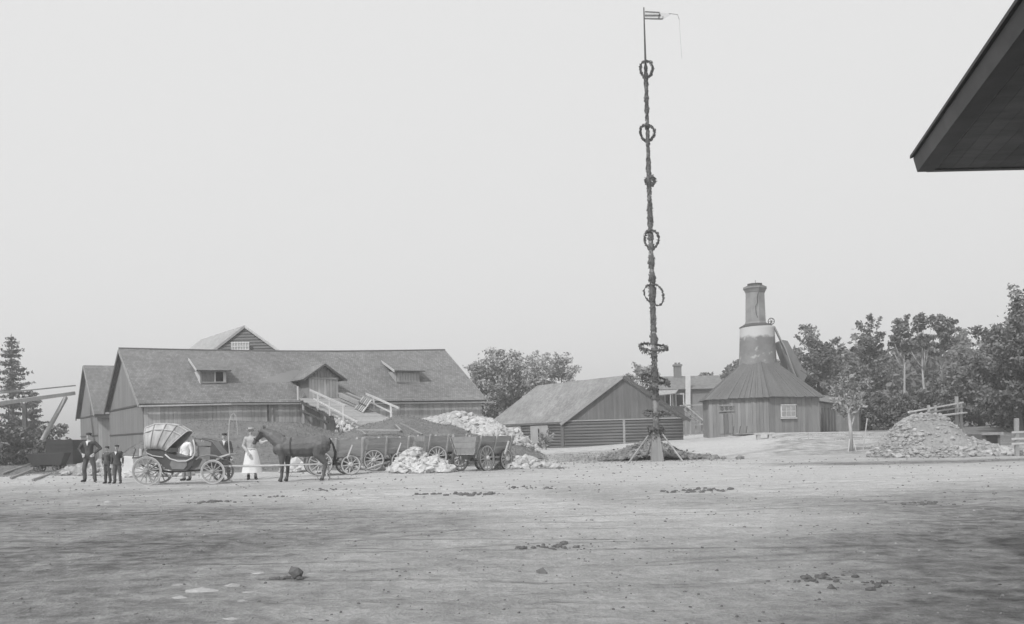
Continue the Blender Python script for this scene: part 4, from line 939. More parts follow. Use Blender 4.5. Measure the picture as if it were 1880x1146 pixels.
# rubble abutment carrying the foot of the ramp
ab = thing('rubble_abutment', 'rough white rubble wall carrying the foot of the ramp', 'wall', V2(rp(.8, 0), 1))
for i in range(170):
    t_ = random.uniform(.66, 1.12); z_ = random.uniform(0, 1); p = rp(min(t_, 1.1), 0, 0); zt_ = p.z-.12; zb_ = terrain(p.x, p.y)-.1
    p = V2(p, zb_+(zt_-zb_)*z_)+(s1-s0).normalized()*random.uniform(.0, .35); p_ = INV[ab.name] @ p; s = random.uniform(.14, .28)
    inst('stone', rock_me(random.randrange(8), 'limestone'), ab, Matrix.Translation(p_) @ rot(random).to_4x4() @ Matrix.Scale(s, 4))
for i, (a_, b_) in enumerate((((655, 789), (735, 790)), ((700, 792), (762, 808)), ((727, 806), (736, 790)), ((735, 795), (775, 815)), ((662, 793), (672, 806)))):
    Y_ = 43.5+.3*i; p, q = at(*a_, Y_), at(*b_, Y_-1.2)
    for v_ in (p, q): v_.z = max(v_.z, terrain(v_.x, v_.y)+.05)
    single('loose_timber', MB().beam(p, q, .075, .06), 'grey_timber', ['long plank laid across the bank below the ramp', 'pole sliding down the bank behind the wagons', 'short upright stick in the timber tangle', 'crooked pole at the end of the timber tangle', 'short slat at the rubble wall foot'][i], 'plank')

# ------------------------------------------------------------------ wheels
def wheel(parent, c, r, wood, tyre, n=12, wdt=.06, hub=.1):
    w = part('wheel', MB().ring(c, (0, 1, 0), r-.035, 0, 36, 4, sq=(.035, wdt/2)), wood, parent, world=False)
    part('tyre', MB().ring(c, (0, 1, 0), r-.006, 0, 36, 4, sq=(.010, wdt/2+.006)), tyre, w, world=False)
    part('hub', MB().tube([Vector(c)+Vector((0, -.13, 0)), Vector(c)+Vector((0, -.05, 0)), Vector(c)+Vector((0, .05, 0)), Vector(c)+Vector((0, .12, 0))], [hub*.6, hub, hub, hub*.7], 12), wood, w, world=False)
    for k in range(n):
        a_ = 2*math.pi*k/n+.13; d_ = Vector((math.cos(a_), 0, math.sin(a_)))
        part('spoke', MB().tube([Vector(c)+d_*hub*.8, Vector(c)+d_*(r-.05)], [.024, .018], 6), wood, w, world=False)
    return w
def wagon(loc, rz, label, front_r=.38, rear_r=.46, base=1.15, length=2.3, group='lime wagons parked before the bank', stake=True):
    t = thing('lime_wagon', label, 'wagon', loc, rz, group)
    xr, xf = -base/2, base/2; tr_ = .62
    for s in (-1, 1):
        wheel(t, (xr, s*tr_, rear_r), rear_r, 'wheel_wood', 'iron', 12); wheel(t, (xf, s*tr_, front_r), front_r, 'wheel_wood', 'iron', 10)
    part('axle', MB().beam((xr, -tr_-.08, rear_r), (xr, tr_+.08, rear_r), .11, .12), 'grey_timber', t, world=False)
    part('axle', MB().beam((xf, -tr_-.08, front_r), (xf, tr_+.08, front_r), .11, .12), 'grey_timber', t, world=False)
    part('reach', MB().beam((xr-.3, 0, .44), (xf+.4, 0, .40), .1, .1), 'dark_board', t, world=False)
    for x in (xr, xf): part('bolster', MB().box((x, 0, .60), (.14, 1.0, .16)), 'grey_timber', t, world=False)
    z0, z1 = .68, 1.34; hl = length/2; b0, b1 = .42, .60
    for i in range(4): part('floor_board', MB().box((0, -.315+.21*i, z0-.02), (length*.96, .2, .04)), 'grey_timber', t, world=False)
    for s in (-1, 1):
        for i in range(3):
            t0, t1 = i/3, (i+.95)/3; ya, yb = b0+(b1-b0)*t0, b0+(b1-b0)*t1; za_, zb_ = z0+(z1-z0)*t0, z0+(z1-z0)*t1; e = .12*t0
            part('side_board', MB().hexa([(-hl-e, s*ya, za_), (hl+e, s*ya, za_), (hl+e, s*(ya+.035), za_), (-hl-e, s*(ya+.035), za_)], [(-hl-e, s*yb, zb_), (hl+e, s*yb, zb_), (hl+e, s*(yb+.035), zb_), (-hl-e, s*(yb+.035), zb_)]), 'wagon_board', t, world=False)
        for x in (-hl*.85, 0, hl*.85):
            part('stake', MB().beam((x, s*(b0-.02), .52), (x+.03, s*(b1+.07), z1+.04), .07, .05), 'wheel_wood', t, world=False)
        if stake: part('brace_stake', MB().beam((hl*.35, s*.72, .62), (hl*.52, s*.78, 1.12), .05, .05), 'pale_timber', t, world=False)
    for s in (-1, 1):
        for i in range(3):
            t0, t1 = i/3, (i+.95)/3; x0, x1 = hl-.1+.12*t0, hl-.1+.12*t1; ya, yb = b0+(b1-b0)*t0-.02, b0+(b1-b0)*t1-.02; za_, zb_ = z0+(z1-z0)*t0, z0+(z1-z0)*t1
            part('end_board', MB().hexa([(s*x0, -ya, za_), (s*(x0+.035), -ya, za_), (s*(x0+.035), ya, za_), (s*x0, ya, za_)], [(s*x1, -yb, zb_), (s*(x1+.035), -yb, zb_), (s*(x1+.035), yb, zb_), (s*x1, yb, zb_)]), 'wagon_board', t, world=False)
    return t
mat('wagon_board', .30, .2, (1.2, 8, 8), rnd=.16, bump=.3)
def wloc(px, py): return ground(px, py)
p = ground(612, 872); wagon(p, R(20), 'plank lime wagon standing right behind the horse', length=2.35, base=1.12)
p = ground(703, 863); w2_ = wagon(p, R(24), 'plank lime wagon with a drawbar lying on the ground, next to the first', length=2.2, base=1.1, rear_r=.44, front_r=.38)
part('drawbar', MB().tube([(.4, -.1, .38), (-.6, -1.0, .2), (-1.1, -1.35, .07)], [.05, .045, .035], 7), 'pale_timber', w2_, world=False)
p = ground(888, 863.5); wagon(p, R(57), 'plank lime wagon with its tailboard turned to the yard', length=2.5, base=1.35, rear_r=.50, front_r=.41)
p = ground(812, 857); wagon(p, R(30), 'plank lime wagon standing behind the white stone heap', length=2.0, base=1.05, stake=False)
tpw = thing('timber_pile', 'small pile of weathered poles by the end wagon', 'timber', ground(960, 860))
for i in range(5):
    a_, b_ = ground(938+2*i, 858-2.4*i), ground(985+3*i, 861-2.6*i)
    part('pole', MB().tube([a_+Vector((0, 0, .07+.05*i)), b_+Vector((0, 0, .06+.04*i))], [.06, .045], 7), 'grey_timber' if i % 2 else 'dark_board', tpw)
for i, (a_, b_) in enumerate((((655, 862), (772, 866)), ((735, 851), (790, 858)))):
    p, q = ground(*a_), ground(*b_); single('loose_timber', MB().beam(p+Vector((0, 0, .12)), q+Vector((0, 0, .08)), .09, .08), 'pale_timber', ['long pole lying in front of the second wagon', 'short pole across the foot of the stone heap'][i], 'plank')

# ------------------------------------------------------------------ open carriage
mat('hood_cloth', .38, .45, (5, 1.2, 1.2), rough=.6, spec=.3)
def carriage():
    c = ground(342, 888); t = thing('carriage', 'black horse carriage with raised folding hood and idle shafts', 'carriage', c, R(3))
    for s in (-1, 1):
        wheel(t, (-1.15, s*.66, .51), .51, 'carriage_wheel', 'carriage_trim', 14, .045, .085); wheel(t, (1.13, s*.62, .42), .42, 'carriage_wheel', 'carriage_trim', 12, .045, .08)
    part('axle', MB().beam((-1.15, -.66, .51), (-1.15, .66, .51), .06, .06), 'iron', t, world=False); part('axle', MB().beam((1.13, -.62, .42), (1.13, .62, .42), .06, .06), 'iron', t, world=False)
    prof = [(-1.22, 1.25), (-1.15, 1.02), (-.95, .86), (-.72, .74), (-.55, .56), (-.25, .47), (.10, .47), (.30, .58), (.42, .80), (.50, .98), (.42, 1.02), (.2, .98), (-.1, 1.0), (-.45, 1.12), (-.8, 1.25)]
    body = part('body', MB().poly([(x, -.50, z) for x, z in prof], 1.0, (0, 1, 0)), 'carriage_paint', t, world=False)
    part('door_panel', MB().poly([(x, -.515, z) for x, z in ((-.32, .55), (.08, .53), (.20, .66), (.2, .88), (-.3, .92), (-.4, .72))], .012, (0, -1, 0)), 'leather', body, world=False)
    mold = [(-.55, 1.08), (-.38, .92), (-.1, .82), (.18, .82), (.40, .93), (.50, 1.10), (.49, 1.35), (.44, 1.58)]
    for s in (-1, 1): part('moulding', MB().tube([(x, s*.53, z) for x, z in mold], .028, 8), 'carriage_trim', body, world=False, smooth=True)
    part('moulding', MB().tube([(x, -.53, z) for x, z in ((-1.2, 1.15), (-.98, 1.04), (-.62, .98))], .02, 6), 'carriage_trim', body, world=False)
    part('seat_cushion', MB().box((-.72, 0, 1.22), (.62, .92, .16)), 'leather', t, world=False)
    part('seat_back', MB().box((-1.12, 0, 1.42), (.14, .96, .5)), 'leather', t, world=False)
    # driver's box
    part('driver_box', MB().poly([(x, -.42, z) for x, z in ((.54, .92), (.98, .86), (1.02, 1.30), (.56, 1.36))], .84, (0, 1, 0)), 'leather', t, world=False)
    part('driver_cushion', MB().box((.77, 0, 1.42), (.56, .88, .14)), 'leather', t, world=False)
    for s in (-1, 1): part('seat_rail', MB().tube([(.50, s*.44, 1.42), (.46, s*.44, 1.62), (.75, s*.44, 1.58), (1.02, s*.44, 1.50)], .018, 6), 'iron', t, world=False)
    part('dashboard', MB().poly([(x, -.42, z) for x, z in ((1.0, 1.50), (1.06, 1.50), (1.42, 1.02), (1.62, 1.04), (1.62, 1.0), (1.38, .93), (1.0, .88))], .84, (0, 1, 0)), 'carriage_paint', t, world=False)
    part('foot_board', MB().poly([(x, -.44, z) for x, z in ((1.30, .96), (1.66, 1.06), (1.68, 1.02), (1.34, .90))], .88, (0, 1, 0)), 'carriage_trim', t, world=False)
    for s in (-1, 1):
        part('mudguard', MB().tube([(.55, s*.60, .86), (.72, s*.60, .98), (.98, s*.60, 1.02), (1.25, s*.60, .98), (1.5, s*.60, .86)], .03, 6), 'leather', t, world=False)
        part('spring', MB().tube([(-1.45, s*.48, .74), (-1.15, s*.48, .60), (-.8, s*.48, .70)], .03, 6), 'iron', t, world=False)
        part('spring', MB().tube([(.8, s*.44, .66), (1.13, s*.44, .52), (1.45, s*.44, .66)], .03, 6), 'iron', t, world=False)
    part('perch', MB().tube([(-1.4, 0, .58), (-.6, 0, .44), (.3, 0, .46), (1.1, 0, .52)], .035, 8), 'iron', t, world=False)
    part('front_frame', MB().box((1.13, 0, .72), (.6, .7, .2)), 'carriage_paint', t, world=False)
    part('luggage_rack', MB().box((-1.5, 0, .98), (.5, .8, .05)).beam((-1.72, -.38, 1.0), (-1.62, -.38, 1.3), .03, .03).beam((-1.72, .38, 1.0), (-1.62, .38, 1.3), .03, .03), 'iron', t, world=False)
    part('lamp', MB().tube([(-1.40, -.5, 1.05), (-1.40, -.5, 1.3)], [.06, .05], 8), 'carriage_trim', t, world=False)
    # hood: five bows and the leather between them
    tops = [(-1.30, 2.02), (-.95, 2.15), (-.54, 2.15), (-.18, 2.08), (.16, 1.86)]; bots = [(-1.22, 1.30), (-1.05, 1.28), (-.85, 1.27), (-.66, 1.26), (-.52, 1.20)]
    def bow(i, f=0):
        (tx, tz), (bx, bz) = tops[i], bots[i]; out = []
        for s in np.linspace(-1, 1, 17):
            k = abs(s); y = .56*math.copysign(min(1, (1-(1-k)**2.2)*1.02), s); q = 1-max(0, (k-.5)/.5)**1.6 if k > .5 else 1
            zz = bz+(tz-bz)*(1-max(0, k-.35)/.65) if k > .35 else tz+.03*(1-k/.35)
            fr = (zz-bz)/(tz-bz); out.append(Vector((bx+(tx-bx)*min(1, fr), y, zz)))
        return out
    bows = [bow(i) for i in range(5)]; mb = MB(); ml = MB(); rows = []
    for i in range(5):
        rows.append(bows[i])
        if i < 4:
            for u in (.33, .67): rows.append([p.lerp(q, u)*1.0 + Vector((0, -math.copysign(.03, p.y)*min(1, abs(p.y)*4), -.025 if abs(p.y) < .45 else 0)) for p, q in zip(bows[i], bows[i+1])])
    n = 17
    for r_ in rows: mb.v += [tuple(p) for p in r_]
    for i in range(len(rows)-1):
        for k in range(n-1): mb.f.append((i*n+k, i*n+k+1, (i+1)*n+k+1, (i+1)*n+k))
    hood = part('hood', mb, 'hood_cloth', t, world=False, smooth=True); sd = hood.modifiers.new('thick', 'SOLIDIFY'); sd.thickness = .015
    bk = MB(); bk.v = [tuple(p) for p in bows[0]]; bk.f = [tuple(range(n))]; part('hood_back', bk, 'leather', hood, world=False)
    hood.data.materials[0] = MATS['hood_cloth']
    for i in range(5): part('hood_bow', MB().tube([p*1.0+Vector((0, math.copysign(.012, p.y), .012)) for p in bows[i]], .016, 6), 'carriage_trim' if i in (0, 4) else 'leather', hood, world=False)
    for s in (-.3, .0, .3): pass
    for k in (4, 6, 10, 12): part('hood_piping', MB().tube([bows[i][k]+Vector((0, 0, .02)) for i in range(5)], .02, 6), 'carriage_trim', hood, world=False)
    # shafts, lying forward at knee height
    for s in (-1, 1): part('shaft', MB().tube([(1.3, s*.34, .62), (1.75, s*.36, .60), (2.4, s*.38, .575), (5.2, s*.32, .60)], [.03, .032, .032, .022], 8), 'wheel_wood', t, world=False)
    part('splinter_bar', MB().beam((1.7, -.5, .60), (1.7, .5, .60), .06, .06), 'wheel_wood', t, world=False)
    for s in (-1, 1): part('shaft_prop', MB().beam((5.1, s*.30, .02), (5.05, s*.30, .60), .04, .04), 'wheel_wood', t, world=False)
    # whip in its socket
    wp = [(1.64, -.3, 1.05), (1.62, -.3, 1.6), (1.66, -.3, 2.2), (1.74, -.3, 2.44), (1.82, -.3, 2.50), (1.90, -.3, 2.40), (1.93, -.3, 2.1), (1.94, -.3, 1.72)]
    part('whip', MB().tube(wp, [.018, .015, .013, .012, .011, .010, .008, .006], 6), 'pale_timber', t, world=False)
    t.scale = (.89, .89, .89)
    return t
carriage()

# ------------------------------------------------------------------ people
def person(label, px, py, H, face, outfit, arms='down', loc=None, lean=0, hat='cap', Y=None):
    """face: heading in degrees, 0 = looking at the camera (-Y), 90 = looking to +X"""
    loc = loc or ground(px, py); t = thing('person', label, 'person', loc, R(face)); k = H/1.74
    def S(p): return Vector(p)*k
    J = dict(hip=.90, knee=.48, ank=.09)
    stance = .17 if arms == 'hips' else random.uniform(.09, .12); sh_ = random.uniform(-.05, .05)
    if arms == 'hips': arm = [[(s*.185, 0, 1.43), (s*.37, .06, 1.20), (s*.20, -.10, 1.02)] for s in (-1, 1)]
    elif arms == 'front': arm = [[(s*.175, 0, 1.42), (s*.26, .02, 1.16), (s*.06, -.18, .98)] for s in (-1, 1)]
    elif arms == 'lead': arm = [[(-.17, 0, 1.42), (-.26, .03, 1.15), (-.14, -.18, .95)], [(.17, 0, 1.42), (.34, -.10, 1.24), (.52, -.16, 1.32)]]
    else: arm = [[(s*.18, 0, 1.42), (s*.245, .03, 1.15), (s*.25, -.05, .90)] for s in (-1, 1)]
    legs = [[(s*.085, 0, .92), (s*stance, -.015, .49), (s*(stance+.015)+.0, .015+s*sh_, .09)] for s in (-1, 1)]
    b = MB()
    chain(b, [S((0, 0, .95)), S((0, .0, 1.12)), S((0, .01, 1.32)), S((0, .01, 1.43))], [.125*k, .12*k, .145*k, .09*k])
    for s in (-1, 1): chain(b, [S((0, 0, 1.40)), S((s*.17, 0, 1.41))], [.09*k, .06*k])
    chain(b, [S((0, .01, 1.42)), S((0, 0, 1.56))], [.062*k, .055*k])
    b.ell(S((0, 0, 1.64)), (.075*k, .094*k, .112*k)); b.ell(S((0, -.02, 1.585)), (.056*k, .066*k, .06*k))
    b.ell(S((0, -.098, 1.625)), (.014*k, .022*k, .026*k))
    for s in (-1, 1): b.ell(S((s*.077, .008, 1.63)), (.012*k, .022*k, .034*k))
    for a_ in arm:
        chain(b, [S(p) for p in a_], [.052*k, .042*k, .030*k])
        w_ = Vector(a_[2]); d_ = (w_-Vector(a_[1])).normalized(); d_ = (d_+Vector((0, 0, -.25))).normalized(); sd = d_.cross(Vector((0, 1, 0)))
        sd = sd.normalized() if sd.length > .1 else Vector((1, 0, 0)); palm = w_+d_*.085; capsule(b, S(w_), S(palm), .030*k, .038*k)
        for i in range(4):
            q = palm+sd*(.027*(i-1.5))+d_*.01; ln = (.062, .075, .07, .055)[i]; m_ = q+d_*ln*.6+Vector((0, -.008, 0)); e_ = m_+(d_+Vector((0, -.5, -.1))).normalized()*ln*.5
            chain(b, [S(q), S(m_), S(e_)], [.0115*k, .011*k, .0095*k])
        q = w_+d_*.035+sd*.03; chain(b, [S(q), S(q+sd*.03+d_*.035), S(q+sd*.035+d_*.065)], [.013*k, .012*k, .010*k])
    for l_ in legs:
        chain(b, [S(p) for p in l_], [.082*k, .055*k, .038*k]); chain(b, [S((l_[2][0], .02, .05)), S((l_[2][0]*1.15, -.13, .035))], [.04*k, .032*k])
    solid('body', b, 'skin', t, .0095)
    # eyes, mouth, hair
    for s in (-1, 1): part('eye', MB().ell(S((s*.03, -.086, 1.65)), (.012*k, .009*k, .008*k), 8, 5), 'hair', t, world=False)
    part('mouth', MB().ell(S((0, -.088, 1.578)), (.022*k, .008*k, .005*k), 8, 5), 'hair', t, world=False)
    part('hair', MB().ell(S((0, .022, 1.672)), (.083*k, .088*k, .092*k), 12, 8), 'hair', t, world=False, smooth=True)
    # clothes
    up_, lo_ = outfit['top'], outfit['bottom']
    j = MB(); chain(j, [S((0, 0, .98 if outfit.get('coat') is None else .86)), S((0, .0, 1.12)), S((0, .01, 1.32)), S((0, .01, 1.42))], [.155*k, .142*k, .165*k, .10*k])
    for s in (-1, 1): chain(j, [S((0, 0, 1.385)), S((s*.175, 0, 1.40))], [.105*k, .075*k])
    for a_ in arm: chain(j, [S(a_[0]), S(a_[1]), S(Vector(a_[1]).lerp(Vector(a_[2]), .93))], [.070*k, .058*k, .042*k])
    solid(outfit.get('topname', 'jacket'), j, up_, t, .016, 3, .016)
    if outfit.get('skirt'):
        sk_ = MB(); prof = [(1.06, .15), (.98, .185), (.8, .23), (.55, .275), (.24, .335)]; n = 40
        for zz, rr in prof:
            for i in range(n):
                a_ = 2*math.pi*i/n; q = rr*(1+.045*math.sin(a_*9)*(1.06-zz)); sk_.v.append(tuple(S((q*math.cos(a_), q*.85*math.sin(a_), zz))))
        for r_ in range(len(prof)-1):
            for i in range(n): i2 = (i+1) % n; sk_.f.append((r_*n+i, (r_+1)*n+i, (r_+1)*n+i2, r_*n+i2))
        sk_.f.append(tuple(range(n))); part('skirt', sk_, outfit['skirt'], t, world=False, smooth=True)
        part('waistband', MB().ring(S((0, 0, 1.05)), (0, 0, 1), .145*k, .016*k, 24, 6), outfit['skirt'], t, world=False)
    else:
        q = MB(); chain(q, [S((-.06, 0, .94)), S((.06, 0, .94))], [.135*k, .135*k])
        for l_ in legs: chain(q, [S(l_[0]), S(l_[1]), S((l_[2][0], l_[2][1], .12))], [.105*k, .078*k, .066*k])
        solid('trousers', q, lo_, t, .016, 3, .016)
    for l_ in legs:
        q = MB(); chain(q, [S((l_[2][0], .03, .06)), S((l_[2][0]*1.2, -.15, .04))], [.055*k, .042*k]); capsule(q, S((l_[2][0], .02, .06)), S((l_[2][0], .02, .16)), .05*k, .05*k)
        q.v = [(x, y, max(z, .004)) for x, y, z in q.v]; solid('shoe', q, 'hair', t, .012, 2)
    if outfit.get('collar'): part('collar', MB().ring(S((0, 0, 1.475)), (0, -.25, 1), .066*k, .02*k, 20, 6).poly([S((-.05, -.155, 1.47)), S((.05, -.155, 1.47)), S((0, -.178, 1.30))], .012, (0, -1, 0)), 'cloth_white', t, world=False)
    if hat == 'cap': part('cap', MB().ell(S((0, .012, 1.735)), (.105*k, .115*k, .045*k), 14, 8).ell(S((0, -.09, 1.715)), (.065*k, .055*k, .010*k), 12, 6), 'hair', t, world=False, smooth=True)
    elif hat == 'boater':
        part('hat', MB().tube([S((0, .01, 1.70)), S((0, .01, 1.712))], .16*k, 24).tube([S((0, .01, 1.712)), S((0, .01, 1.785))], [.098*k, .094*k], 20), 'straw', t, world=False); part('hat_band', MB().ring(S((0, .01, 1.724)), (0, 0, 1), .098*k, .012*k, 20, 6), 'hair', t, world=False)
    return t
dark = dict(top='suit', bottom='suit_b', collar=True)
person('man in dark suit and cap standing with hands on hips', 165, 885, 1.72, 5, dark, 'hips')
person('boy in dark suit and cap standing nearer the man', 198, 888, 1.22, -8, dict(top='suit_b', bottom='suit'), 'down')
person('boy in dark suit with white collar nearer the carriage', 216, 888, 1.26, 6, dict(top='suit', bottom='suit_b', collar=True), 'down')
pr = ground(345, 885); 
person('person in white shirt standing behind the carriage body', 0, 0, 1.58, -20, dict(top='cloth_white', bottom='trouser_pale', topname='shirt'), 'down', loc=gz(Vector((at(341, 800, pr.y+1.2).x, pr.y+1.2, 0))))
person('person in dark coat standing behind the carriage dashboard', 0, 0, 1.62, 10, dict(top='suit_b', bottom='suit', collar=True), 'down', loc=gz(Vector((at(412, 800, pr.y+1.1).x, pr.y+1.1, 0))))
wo_ = person('woman in straw hat and long white apron holding the horse', 463, 881, 1.80, 18, dict(top='cloth_grey', bottom='suit', topname='blouse', skirt='cloth_white'), 'lead', hat='boater')

# ------------------------------------------------------------------ horse
def horse():
    c = ground(556, 883); t = thing('horse', 'dark horse facing the woman, head lowered, beside the shafts', 'horse', c, R(-3)); b = MB()
    chain(b, [(-.62, 0, 1.10), (-.2, 0, 1.09), (.25, 0, 1.09), (.62, 0, 1.18)], [.29, .315, .325, .30])
    chain(b, [(-.45, 0, 1.33), (-.2, 0, 1.34), (.2, 0, 1.27), (.58, 0, 1.33), (.82, 0, 1.24)], [.16, .14, .13, .165, .15])
    chain(b, [(-.62, 0, 1.20), (-.95, 0, 1.45), (-1.24, 0, 1.62)], [.28, .215, .14])
    chain(b, [(-.55, 0, 1.36), (-.95, 0, 1.57), (-1.22, 0, 1.68)], [.13, .10, .08])
    b.ell((-.82, 0, 1.05), (.14, .2, .2))
    chain(b, [(-1.27, 0, 1.64), (-1.38, 0, 1.50), (-1.52, 0, 1.33), (-1.57, 0, 1.27)], [.115, .108, .072, .066]); b.ell((-1.30, 0, 1.52), (.10, .06, .10)); b.ell((-1.555, 0, 1.25), (.055, .05, .045))
    for s in (-1, 1):
        chain(b, [(-1.22, s*.06, 1.72), (-1.235, s*.075, 1.80), (-1.24, s*.08, 1.85)], [.032, .03, .012])
        f = -.02 if s < 0 else .07
        chain(b, [(-.66, s*.15, 1.05), (-.60+f, s*.16, .82), (-.61+f, s*.15, .50), (-.60+f, s*.15, .47), (-.62+f, s*.15, .16), (-.66+f, s*.15, .07)], [.19, .115, .072, .066, .05, .062])
        h = .0 if s < 0 else -.08
        chain(b, [(.66, s*.13, 1.12), (.56+h, s*.17, .86), (.80+h, s*.15, .54), (.79+h, s*.15, .50), (.72+h, s*.15, .17), (.67+h, s*.15, .07)], [.25, .165, .078, .068, .05, .062])
    solid('body', b, 'horse_coat', t, .018, 5, .010)
    for s in (-1, 1):
        f = -.02 if s < 0 else .07; h = .0 if s < 0 else -.08
        for x in (-.67+f, .66+h): part('hoof', MB().tube([(x-.01, s*.15, .0), (x+.02, s*.15, .085)], [.075, .055], 12), 'hair', t, world=False)
        part('eye', MB().ell((-1.36, s*.098, 1.58), (.018, .012, .016), 8, 6), 'opening', t, world=False)
    mn = MB(); n = 150
    for i in range(n):
        q = i/n; p = Vector((-.45-.8*q, 0, 1.47+.30*q-.05*math.sin(q*3.14))); s = random.choice((-1, 1, 1)); ln = random.uniform(.12, .24)
        mn.tube([p, p+Vector((random.uniform(-.02, .02), s*.09, -.03)), p+Vector((random.uniform(-.04, .04), s*.14, -ln))], [.014, .012, .003], 4)
    part('mane', mn, 'horse_hair', t, world=False)
    tl = MB(); 
    for i in range(70):
        a_ = random.uniform(0, 6.28); r_ = random.uniform(0, .05); e = Vector((1.04+random.uniform(-.06, .07), random.uniform(-.08, .08), random.uniform(.45, .65)))
        tl.tube([(.90, r_*math.cos(a_), 1.32+r_*math.sin(a_)), (1.0+r_*.5, r_*math.cos(a_), 1.15), (1.05+r_, r_*1.6*math.sin(a_), .9), e], [.016, .018, .016, .004], 4)
    part('tail', tl, 'horse_hair', t, world=False)
    part('bridle', MB().ring((-1.50, 0, 1.36), (-.6, 0, -.8), .092, .011, 18, 6).ring((-1.30, 0, 1.60), (-.35, 0, -.9), .14, .011, 18, 6).tube([(-1.5, -.092, 1.36), (-1.32, -.125, 1.60)], .011, 5).tube([(-1.5, .092, 1.36), (-1.32, .125, 1.60)], .011, 5), 'hair', t, world=False)
    part('girth', MB().ring((-.30, 0, 1.10), (1, 0, .05), .335, .012, 30, 6), 'hair', t, world=False)
    return t
horse()

# ------------------------------------------------------------------ maypole
mp0 = ground(1207, 847); YP = mp0.y
pole = thing('maypole', 'very tall midsummer pole wound with leaf garland and hung with wreaths', 'maypole', mp0)
def pp(px, py, dy=0): return at(px, py, YP+dy)
def poleat(py): return 1207-25.0*(847-py)/832.0
stem = part('pole', MB().tube([mp0-Vector((0, 0, .4)), pp(poleat(700), 700), pp(poleat(400), 400), pp(poleat(110), 110)], [.17, .115, .08, .045], 12), 'pole_wood', pole, smooth=True)
part('top_staff', MB().tube([pp(poleat(120), 120), pp(1182, 14)], [.05, .025], 8), 'trim_dark', pole)
part('splint', MB().hexa([mp0+Vector((-.30, -.16, -.2)), mp0+Vector((.30, -.16, -.2)), mp0+Vector((.30, .16, -.2)), mp0+Vector((-.30, .16, -.2))], [pp(1203-5, 785)+Vector((0, -.17, 0)), pp(1203+5, 785)+Vector((0, -.17, 0)), pp(1203+5, 785)+Vector((0, .17, 0)), pp(1203-5, 785)+Vector((0, .17, 0))]), 'pole_wood', pole)
# leaf garland sleeve, wound unevenly
def fuzz(pts, rad, n, size):
    P = []; pts = [np.array(p) for p in pts]
    for i in range(n):
        k = random.randrange(len(pts)-1); q = random.random(); c_ = pts[k]*(1-q)+pts[k+1]*q; r_ = rad[k]*(1-q)+rad[k+1]*q
        d_ = rng.normal(size=3); d_ /= np.linalg.norm(d_); P.append(c_+d_*r_*random.uniform(.6, 1.05))
    return np.array(P)
gp2, gr = [], []
y_ = 120
while y_ < 790:
    bare = (655 < y_ < 690 and random.random() < .5) or (772 < y_ < 784)
    base_r = .075+.10*(y_-120)/670
    gp2.append(pp(poleat(y_), y_)); gr.append(base_r*(.8 if bare else random.uniform(.7, 1.35))); y_ += 6
gm = MB().tube(gp2, [r_*.82 for r_ in gr], 10)
ga = part('garland', gm, 'wreath', pole, smooth=False)
Pg = fuzz(gp2, gr, 6000, .1)
ob = link(bpy.data.objects.new('garland_leaves', leaf_mesh(Pg-np.array(mp0), .06, 'wreath', droop=.6)), pole)
def wreath(px, py, rad, axis, tubeR, nl, hang=0, name='wreath'):
    c_ = pp(px, py); w_ = part(name, MB().ring(c_, axis, rad, tubeR*.62, 32, 6, wob=.35), 'wreath', pole)
    ax = Vector(axis).normalized(); u = ax.orthogonal().normalized(); v = ax.cross(u); P = []
    for i in range(nl):
        a_ = random.uniform(0, 6.283); q = c_+(u*math.cos(a_)+v*math.sin(a_))*rad*(1+.10*math.sin(2*a_+rad*40)+.05*math.sin(3*a_+rad*17)); d_ = Vector(rng.normal(size=3)).normalized()*tubeR*random.uniform(.5, 1.2)
        q = q+d_; q.z -= hang*random.random()**2*abs(math.cos(a_) if hang else 0)
        P.append(q)
    link(bpy.data.objects.new('wreath_leaves', leaf_mesh(np.array(P)-np.array(mp0), .065, 'wreath', droop=.4)), w_)
    return w_
wreath(1187, 127, .38, (.86, .45, .35), .06, 260)
wreath(1188, 244, .38, (.74, .50, .45), .06, 300)
wreath(1194, 332, .2, (.7, .6, .2), .09, 260)
wreath(1196, 440, .42, (.76, .54, .36), .05, 280)
wreath(1201, 541, .52, (.76, .54, .36), .035, 220)
wreath(1199, 637, .60, (.02, -.34, .94), .05, 420, .26)
wreath(1203, 695, .56, (.22, -.30, .93), .05, 420, .34)
wreath(1206, 757, .55, (.08, -.16, .98), .04, 240, .2)
wreath(1204, 788, .26, (0, 0, 1), .12, 420, .45)
for (a_, b_, dy0, dy1) in (((1190, 800), (1148, 852), -.1, -.4), ((1214, 794), (1259, 848), -.1, -.2), ((1200, 796), (1196, 832), .1, 1.5)):
    q = ground(*b_) if b_[1] > 845 else gz(mp0+Vector((-.3, 1.6, 0))); part('prop', MB().tube([q-Vector((0, 0, .15)), pp(*a_, dy0)], [.04, .035], 8), 'pole_wood', pole)
fl = MB()
def fpt(px, py): return pp(px, py)
fo = part('flag', MB().poly([fpt(1184, 21), fpt(1208, 22.5), fpt(1232, 25.5), fpt(1231, 27), fpt(1216, 36.5), fpt(1184, 35.5)], .012, (0, 1, 0)), 'flag_cloth', pole)
for a_, b_, w_ in (((1184, 21.5), (1211, 23), .035), ((1184, 28.5), (1213, 28.5), .06), ((1184, 34.5), (1216, 35), .05), ((1211, 25), (1209, 35), .05), ((1217, 30), (1216, 36), .04)):
    part('flag_stripe', MB().beam(fpt(*a_)-Vector((0, .015, 0)), fpt(*b_)-Vector((0, .015, 0)), .012, w_), 'flag_dark', fo)
part('flag_streamer', MB().tube([fpt(1228, 25), fpt(1244, 27), fpt(1247, 36)], .014, 5), 'trim', fo)
